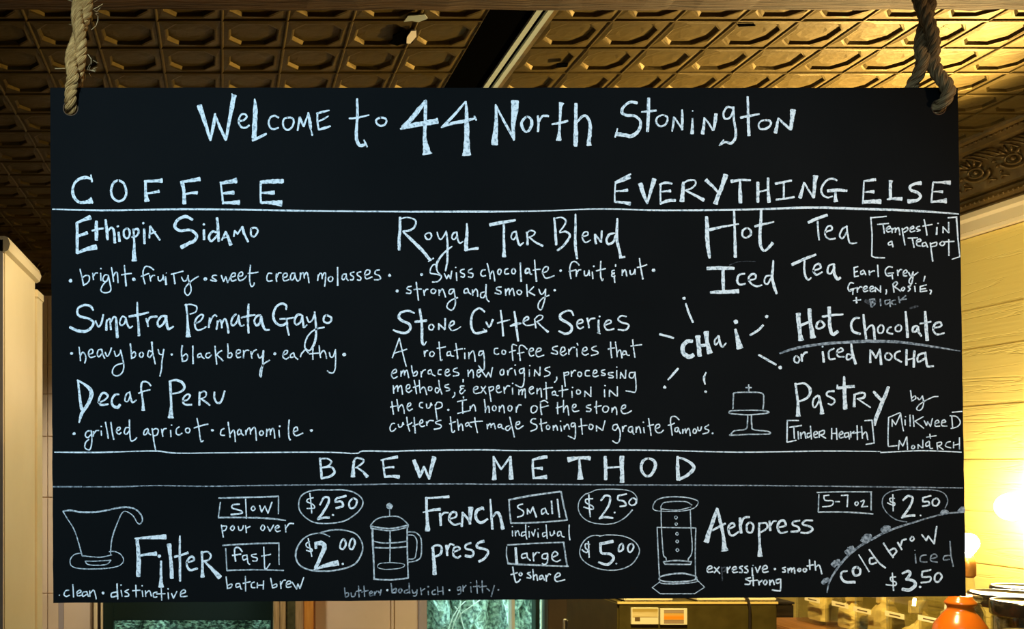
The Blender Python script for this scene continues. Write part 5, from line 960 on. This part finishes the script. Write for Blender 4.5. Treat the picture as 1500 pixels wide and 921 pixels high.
M['pink'] = mat('dusty_pink', (.30,.17,.13), .6)
MB().lathe([(0,0),(.0110,0),(.0118,.003),(.0118,h2-.002),(.011,h2)], seg=24).build('body', M['pink'], pk); MB().lathe([(.011,h2),(.0105,h2-.004),(0,h2-.004)], seg=24).build('top', M['pink'], pk)

# wooden riser carrying five glass jars in a row going back
ZR = CAMZ-.425
ri = empty('wooden_riser', (1.62, 2.2, ZK)); tag(ri, 'low brown wooden riser under the row of square glass jars', 'riser')
lbox(ri, 1.47,1.93,ZR-.018,1.74,2.53,ZR,'top_board',M['riser'],.003)
for y in (1.95,2.50): lbox(ri, 1.49,y,ZK,1.72,y+.02,ZR-.018,'leg_board',M['riser'],.002)
ys = [1.965,2.055,2.155,2.262,2.372,2.492]
words = ['herbal','green','rooibos','ginger','jasmine']
jl = ['nearest square glass jar of kraft bags, beside the orange vase','second square glass jar of kraft bags counted from the orange vase','middle jar of the row of five square glass jars','square glass jar of kraft bags just nearer than the farthest one','farthest square glass jar, beside the black box']
labels_px = [(1361,907),(1311,900.5),(1262,893.5),(1231,885.5),(1193,878.5)]
for i in range(5):
    y0, y1 = ys[i]+.004, ys[i+1]-.004; X0, X1 = 1.565, 1.66; ht = .125
    e = empty('glass_jar', ((X0+X1)/2, (y0+y1)/2, ZR)); tag(e, jl[i], 'jar', 'square glass jars in a row on the riser'); L = Vector(e.location)
    hx, hy = (X1-X0)/2, (y1-y0)/2; b = MB()
    def rect(hx, hy, z, c_):
        pts = []
        for sx_, sy_, a0 in ((1,1,0),(-1,1,90),(-1,-1,180),(1,-1,270)):
            for k in range(4):
                a = math.radians(a0+30*k); pts.append((sx_*(hx-c_)+c_*math.cos(a), sy_*(hy-c_)+c_*math.sin(a), z))
        return pts
    rg = [rect(hx,hy,.002,.012),rect(hx,hy,ht-.02,.012),rect(hx*.86,hy*.86,ht-.004,.012),rect(hx*.86,hy*.86,ht,.012),rect(hx*.86-.003,hy*.86-.003,ht,.01),rect(hx*.86-.003,hy*.86-.003,ht-.006,.01),rect(hx-.004,hy-.004,ht-.022,.009),rect(hx-.004,hy-.004,.006,.009)]
    for r in rg: b.v += r
    for k in range(len(rg)-1):
        for q in range(16): b.f.append([k*16+q,k*16+(q+1)%16,(k+1)*16+(q+1)%16,(k+1)*16+q]); b.sm.append(False)
    b.f.append(list(range(16))[::-1]); b.f.append([7*16+q for q in range(16)]); b.sm += [False]*2
    b.build('glass_body', M['jar_glass'], e)
    lb = MB().box(-hx*.86-.001,-hy*.86-.001,ht+.0008,hx*.86+.001,hy*.86+.001,ht+.014,.003).build('lid', M['jar_glass'], e)
    # paper tag on the left face, tilted a little
    yt = F*X0/(labels_px[i][0]-CX); zt2 = CAMZ+(CY-labels_px[i][1])*yt/F; yt = min(max(yt, y0+.035), y1-.035)
    lw = .030; tb = MB().box(-.0006,-lw,-.006,.0006,lw,.006).build('paper_tag', M['paper'], e); tb.location = (-hx-.0012, yt-L.y, zt2-L.z)
    cu2 = bpy.data.curves.new('t','FONT'); cu2.body = '———'; 
    bpy.data.curves.remove(cu2)
    MB().box(-.0010,-lw*.62,-.0014,-.0005,lw*.5,.0012).build('tag_writing', M['ink'], tb)
    # crumpled bag inside
    rj = random.Random(40+i); g = MB(); na, nz_ = 14, 8
    for k in range(nz_+1):
        for a_ in range(na):
            a = 2*math.pi*a_/na; t_ = k/nz_; hh = (.060 if i not in (1,3) else .045)+.012*math.sin(i*2+a)
            fx = (hx-.012)*(1 if t_ < .6 else 1-.75*(t_-.6)/.4)*rj.uniform(.80,.93); fy = (hy-.010)*(1 if t_ < .6 else 1-.75*(t_-.6)/.4)*rj.uniform(.80,.93)
            g.v.append((fx*math.copysign(abs(math.cos(a))**.6, math.cos(a)), fy*math.copysign(abs(math.sin(a))**.6, math.sin(a)), .008+t_*hh*1.35*rj.uniform(.94,1.04)))
    for k in range(nz_):
        for a_ in range(na): g.f.append([k*na+a_,k*na+(a_+1)%na,(k+1)*na+(a_+1)%na,(k+1)*na+a_]); g.sm.append(False)
    g.f.append(list(range(na))[::-1]); g.f.append([nz_*na+a_ for a_ in range(na)]); g.sm += [False]*2
    bg = empty('kraft_bag', (L.x, L.y, L.z+.002)); tag(bg, 'crumpled kraft paper bag inside the '+['nearest square glass jar','second square jar from the orange vase','middle jar of the five','second farthest square jar','farthest square glass jar'][i], 'paper bag', 'crumpled bags inside the square jars')
    g.build('bag_body', M['paperbag'], bg)
    fold = MB(); z_ = .058+.008*i % .02
    z_ += .012; fold.box(-hx*.5,-.004,z_,hx*.4,.004,z_+.030,.002); fold.build('folded_top', M['paperbag'], bg)

# orange glazed bottle vase
c = P(1407,880,1.8)
vz = empty('glazed_vase', (c.x, 1.8, ZK)); tag(vz, 'round-bellied glossy orange clay vase with a flared collar', 'vase')
zn = c.z-ZK; k_ = 1.8/F
pr = [(0,0),(30*k_,0),(33*k_,.004),(36*k_,.05),(37*k_,.10),(36.5*k_,zn-60*k_),(32*k_,zn-36*k_),(22*k_,zn-20*k_),(16.2*k_,zn-13*k_),(16*k_,zn-9*k_),(17.5*k_,zn-6*k_),(19.5*k_,zn-3.5*k_),(19*k_,zn-1*k_),(15*k_,zn+4*k_),(13*k_,zn+8*k_),(11*k_,zn+8*k_),(11*k_,zn),(13*k_,zn-12*k_),(30*k_,zn-36*k_),(30*k_,.02),(0,.015)]
pr2 = []
for i in range(len(pr)-1):
    pr2.append(pr[i]); pr2.append(((pr[i][0]+pr[i+1][0])/2, (pr[i][1]+pr[i+1][1])/2))
pr2.append(pr[-1])
MB().lathe(pr2, seg=48).build('body', M['clay'], vz)

# round glass jars with black lids
def canister(px, py, Y, rpx, lab, fill, zlid):
    r = rpx*Y/F; c_ = P(px, py, Y); e = empty('glass_canister', (c_.x, Y, ZK)); tag(e, lab, 'jar', 'round jars with black lids')
    hz = c_.z-ZK; L_ = zlid
    MB().lathe([(0,.0),(r*.92,0),(r*.95,.004),(r*.95,hz-L_-.008),(r*.88,hz-L_+.004),(r*.84,hz-L_+.004),(r*.90,hz-L_-.010),(r*.90,.006),(0,.006)], seg=40).build('glass_body', M['jar_glass'], e)
    MB().lathe([(0,hz-L_),(r*.97,hz-L_),(r,hz-L_+.002),(r,hz-.006),(r*.985,hz-.001),(r*.95,hz),(r*.90,hz-.0005),(r*.88,hz-.002),(0,hz-.002)], seg=48).build('lid', M['lid'], e)
    MB().lathe([(0,.007),(r*.89,.007),(r*.89,fill),(r*.6,fill+.006),(0,fill+.004)], seg=32).build('contents', M['grain'], e)
    return e
canister(1485,869,2.15,54,'round glass jar with a black lid, left of the three beside the vase',.10,.030)
canister(1506,880,1.85,44,'nearest round black-lidded jar, filled with brown seeds',.215,.030)
canister(1502,859,2.40,41,'farthest round black-lidded jar, partly hidden by two others',.12,.026)

# small glass lamp beside the board edge
c = P(1418,795,2.3); gl = empty('glass_lamp', (c.x, 2.3, ZK)); tag(gl, 'small lit bulb on an orange socket above a clear glass base behind the vase', 'lamp')
hb_ = c.z-ZK
MB().lathe([(0,-.0285),(.010,-.027),(.014,-.022),(.0225,-.008),(.0235,0),(.0215,.010),(.015,.019),(.007,.0235),(0,.0245)], (0,0,hb_), 24).build('bulb', M['bulb_small'], gl)
zs = CAMZ+(CY-842)*2.3/F-ZK
MB().lathe([(0,hb_-.0285),(.011,hb_-.0285),(.0165,hb_-.050),(.0165,zs),(.012,zs-.006),(0,zs-.006)], seg=20).build('socket', M['brass'], gl)
MB().lathe([(.012,zs-.006),(.014,zs-.03),(.020,zs-.06),(.032,zs-.10),(.040,zs-.14),(.042,.01),(.038,0),(0,0)], seg=28).build('base', M['jar_glass'], gl)
# round wall lamp
c = P(1482,742,3.02); sc_ = empty('wall_lamp', (XR-.002, 3.02, c.z)); tag(sc_, 'glowing round globe lamp on the planked wall at the right edge', 'lamp')
MB().lathe([(0,0.0),(.045,0),(.05,.004),(.05,.012),(.03,.020),(0,.022)], seg=28).build('back_plate', M['brass'], sc_).rotation_euler = (0,-math.pi/2,0)
dx = c.x-(XR-.002)
MB().tube([(-.01,0,0),(dx*.5,0,0),(dx+.040,0,0)], .007, 10).build('arm', M['brass'], sc_)
MB().tube([(dx+.060,0,0),(dx+.040,0,0)], .018, 16).build('socket', M['brass'], sc_)
MB().lathe([(.045*math.sin(math.pi*k/16), -.045*math.cos(math.pi*k/16)) for k in range(17)], (dx,0,0), 28).build('globe', M['bulb'], sc_)
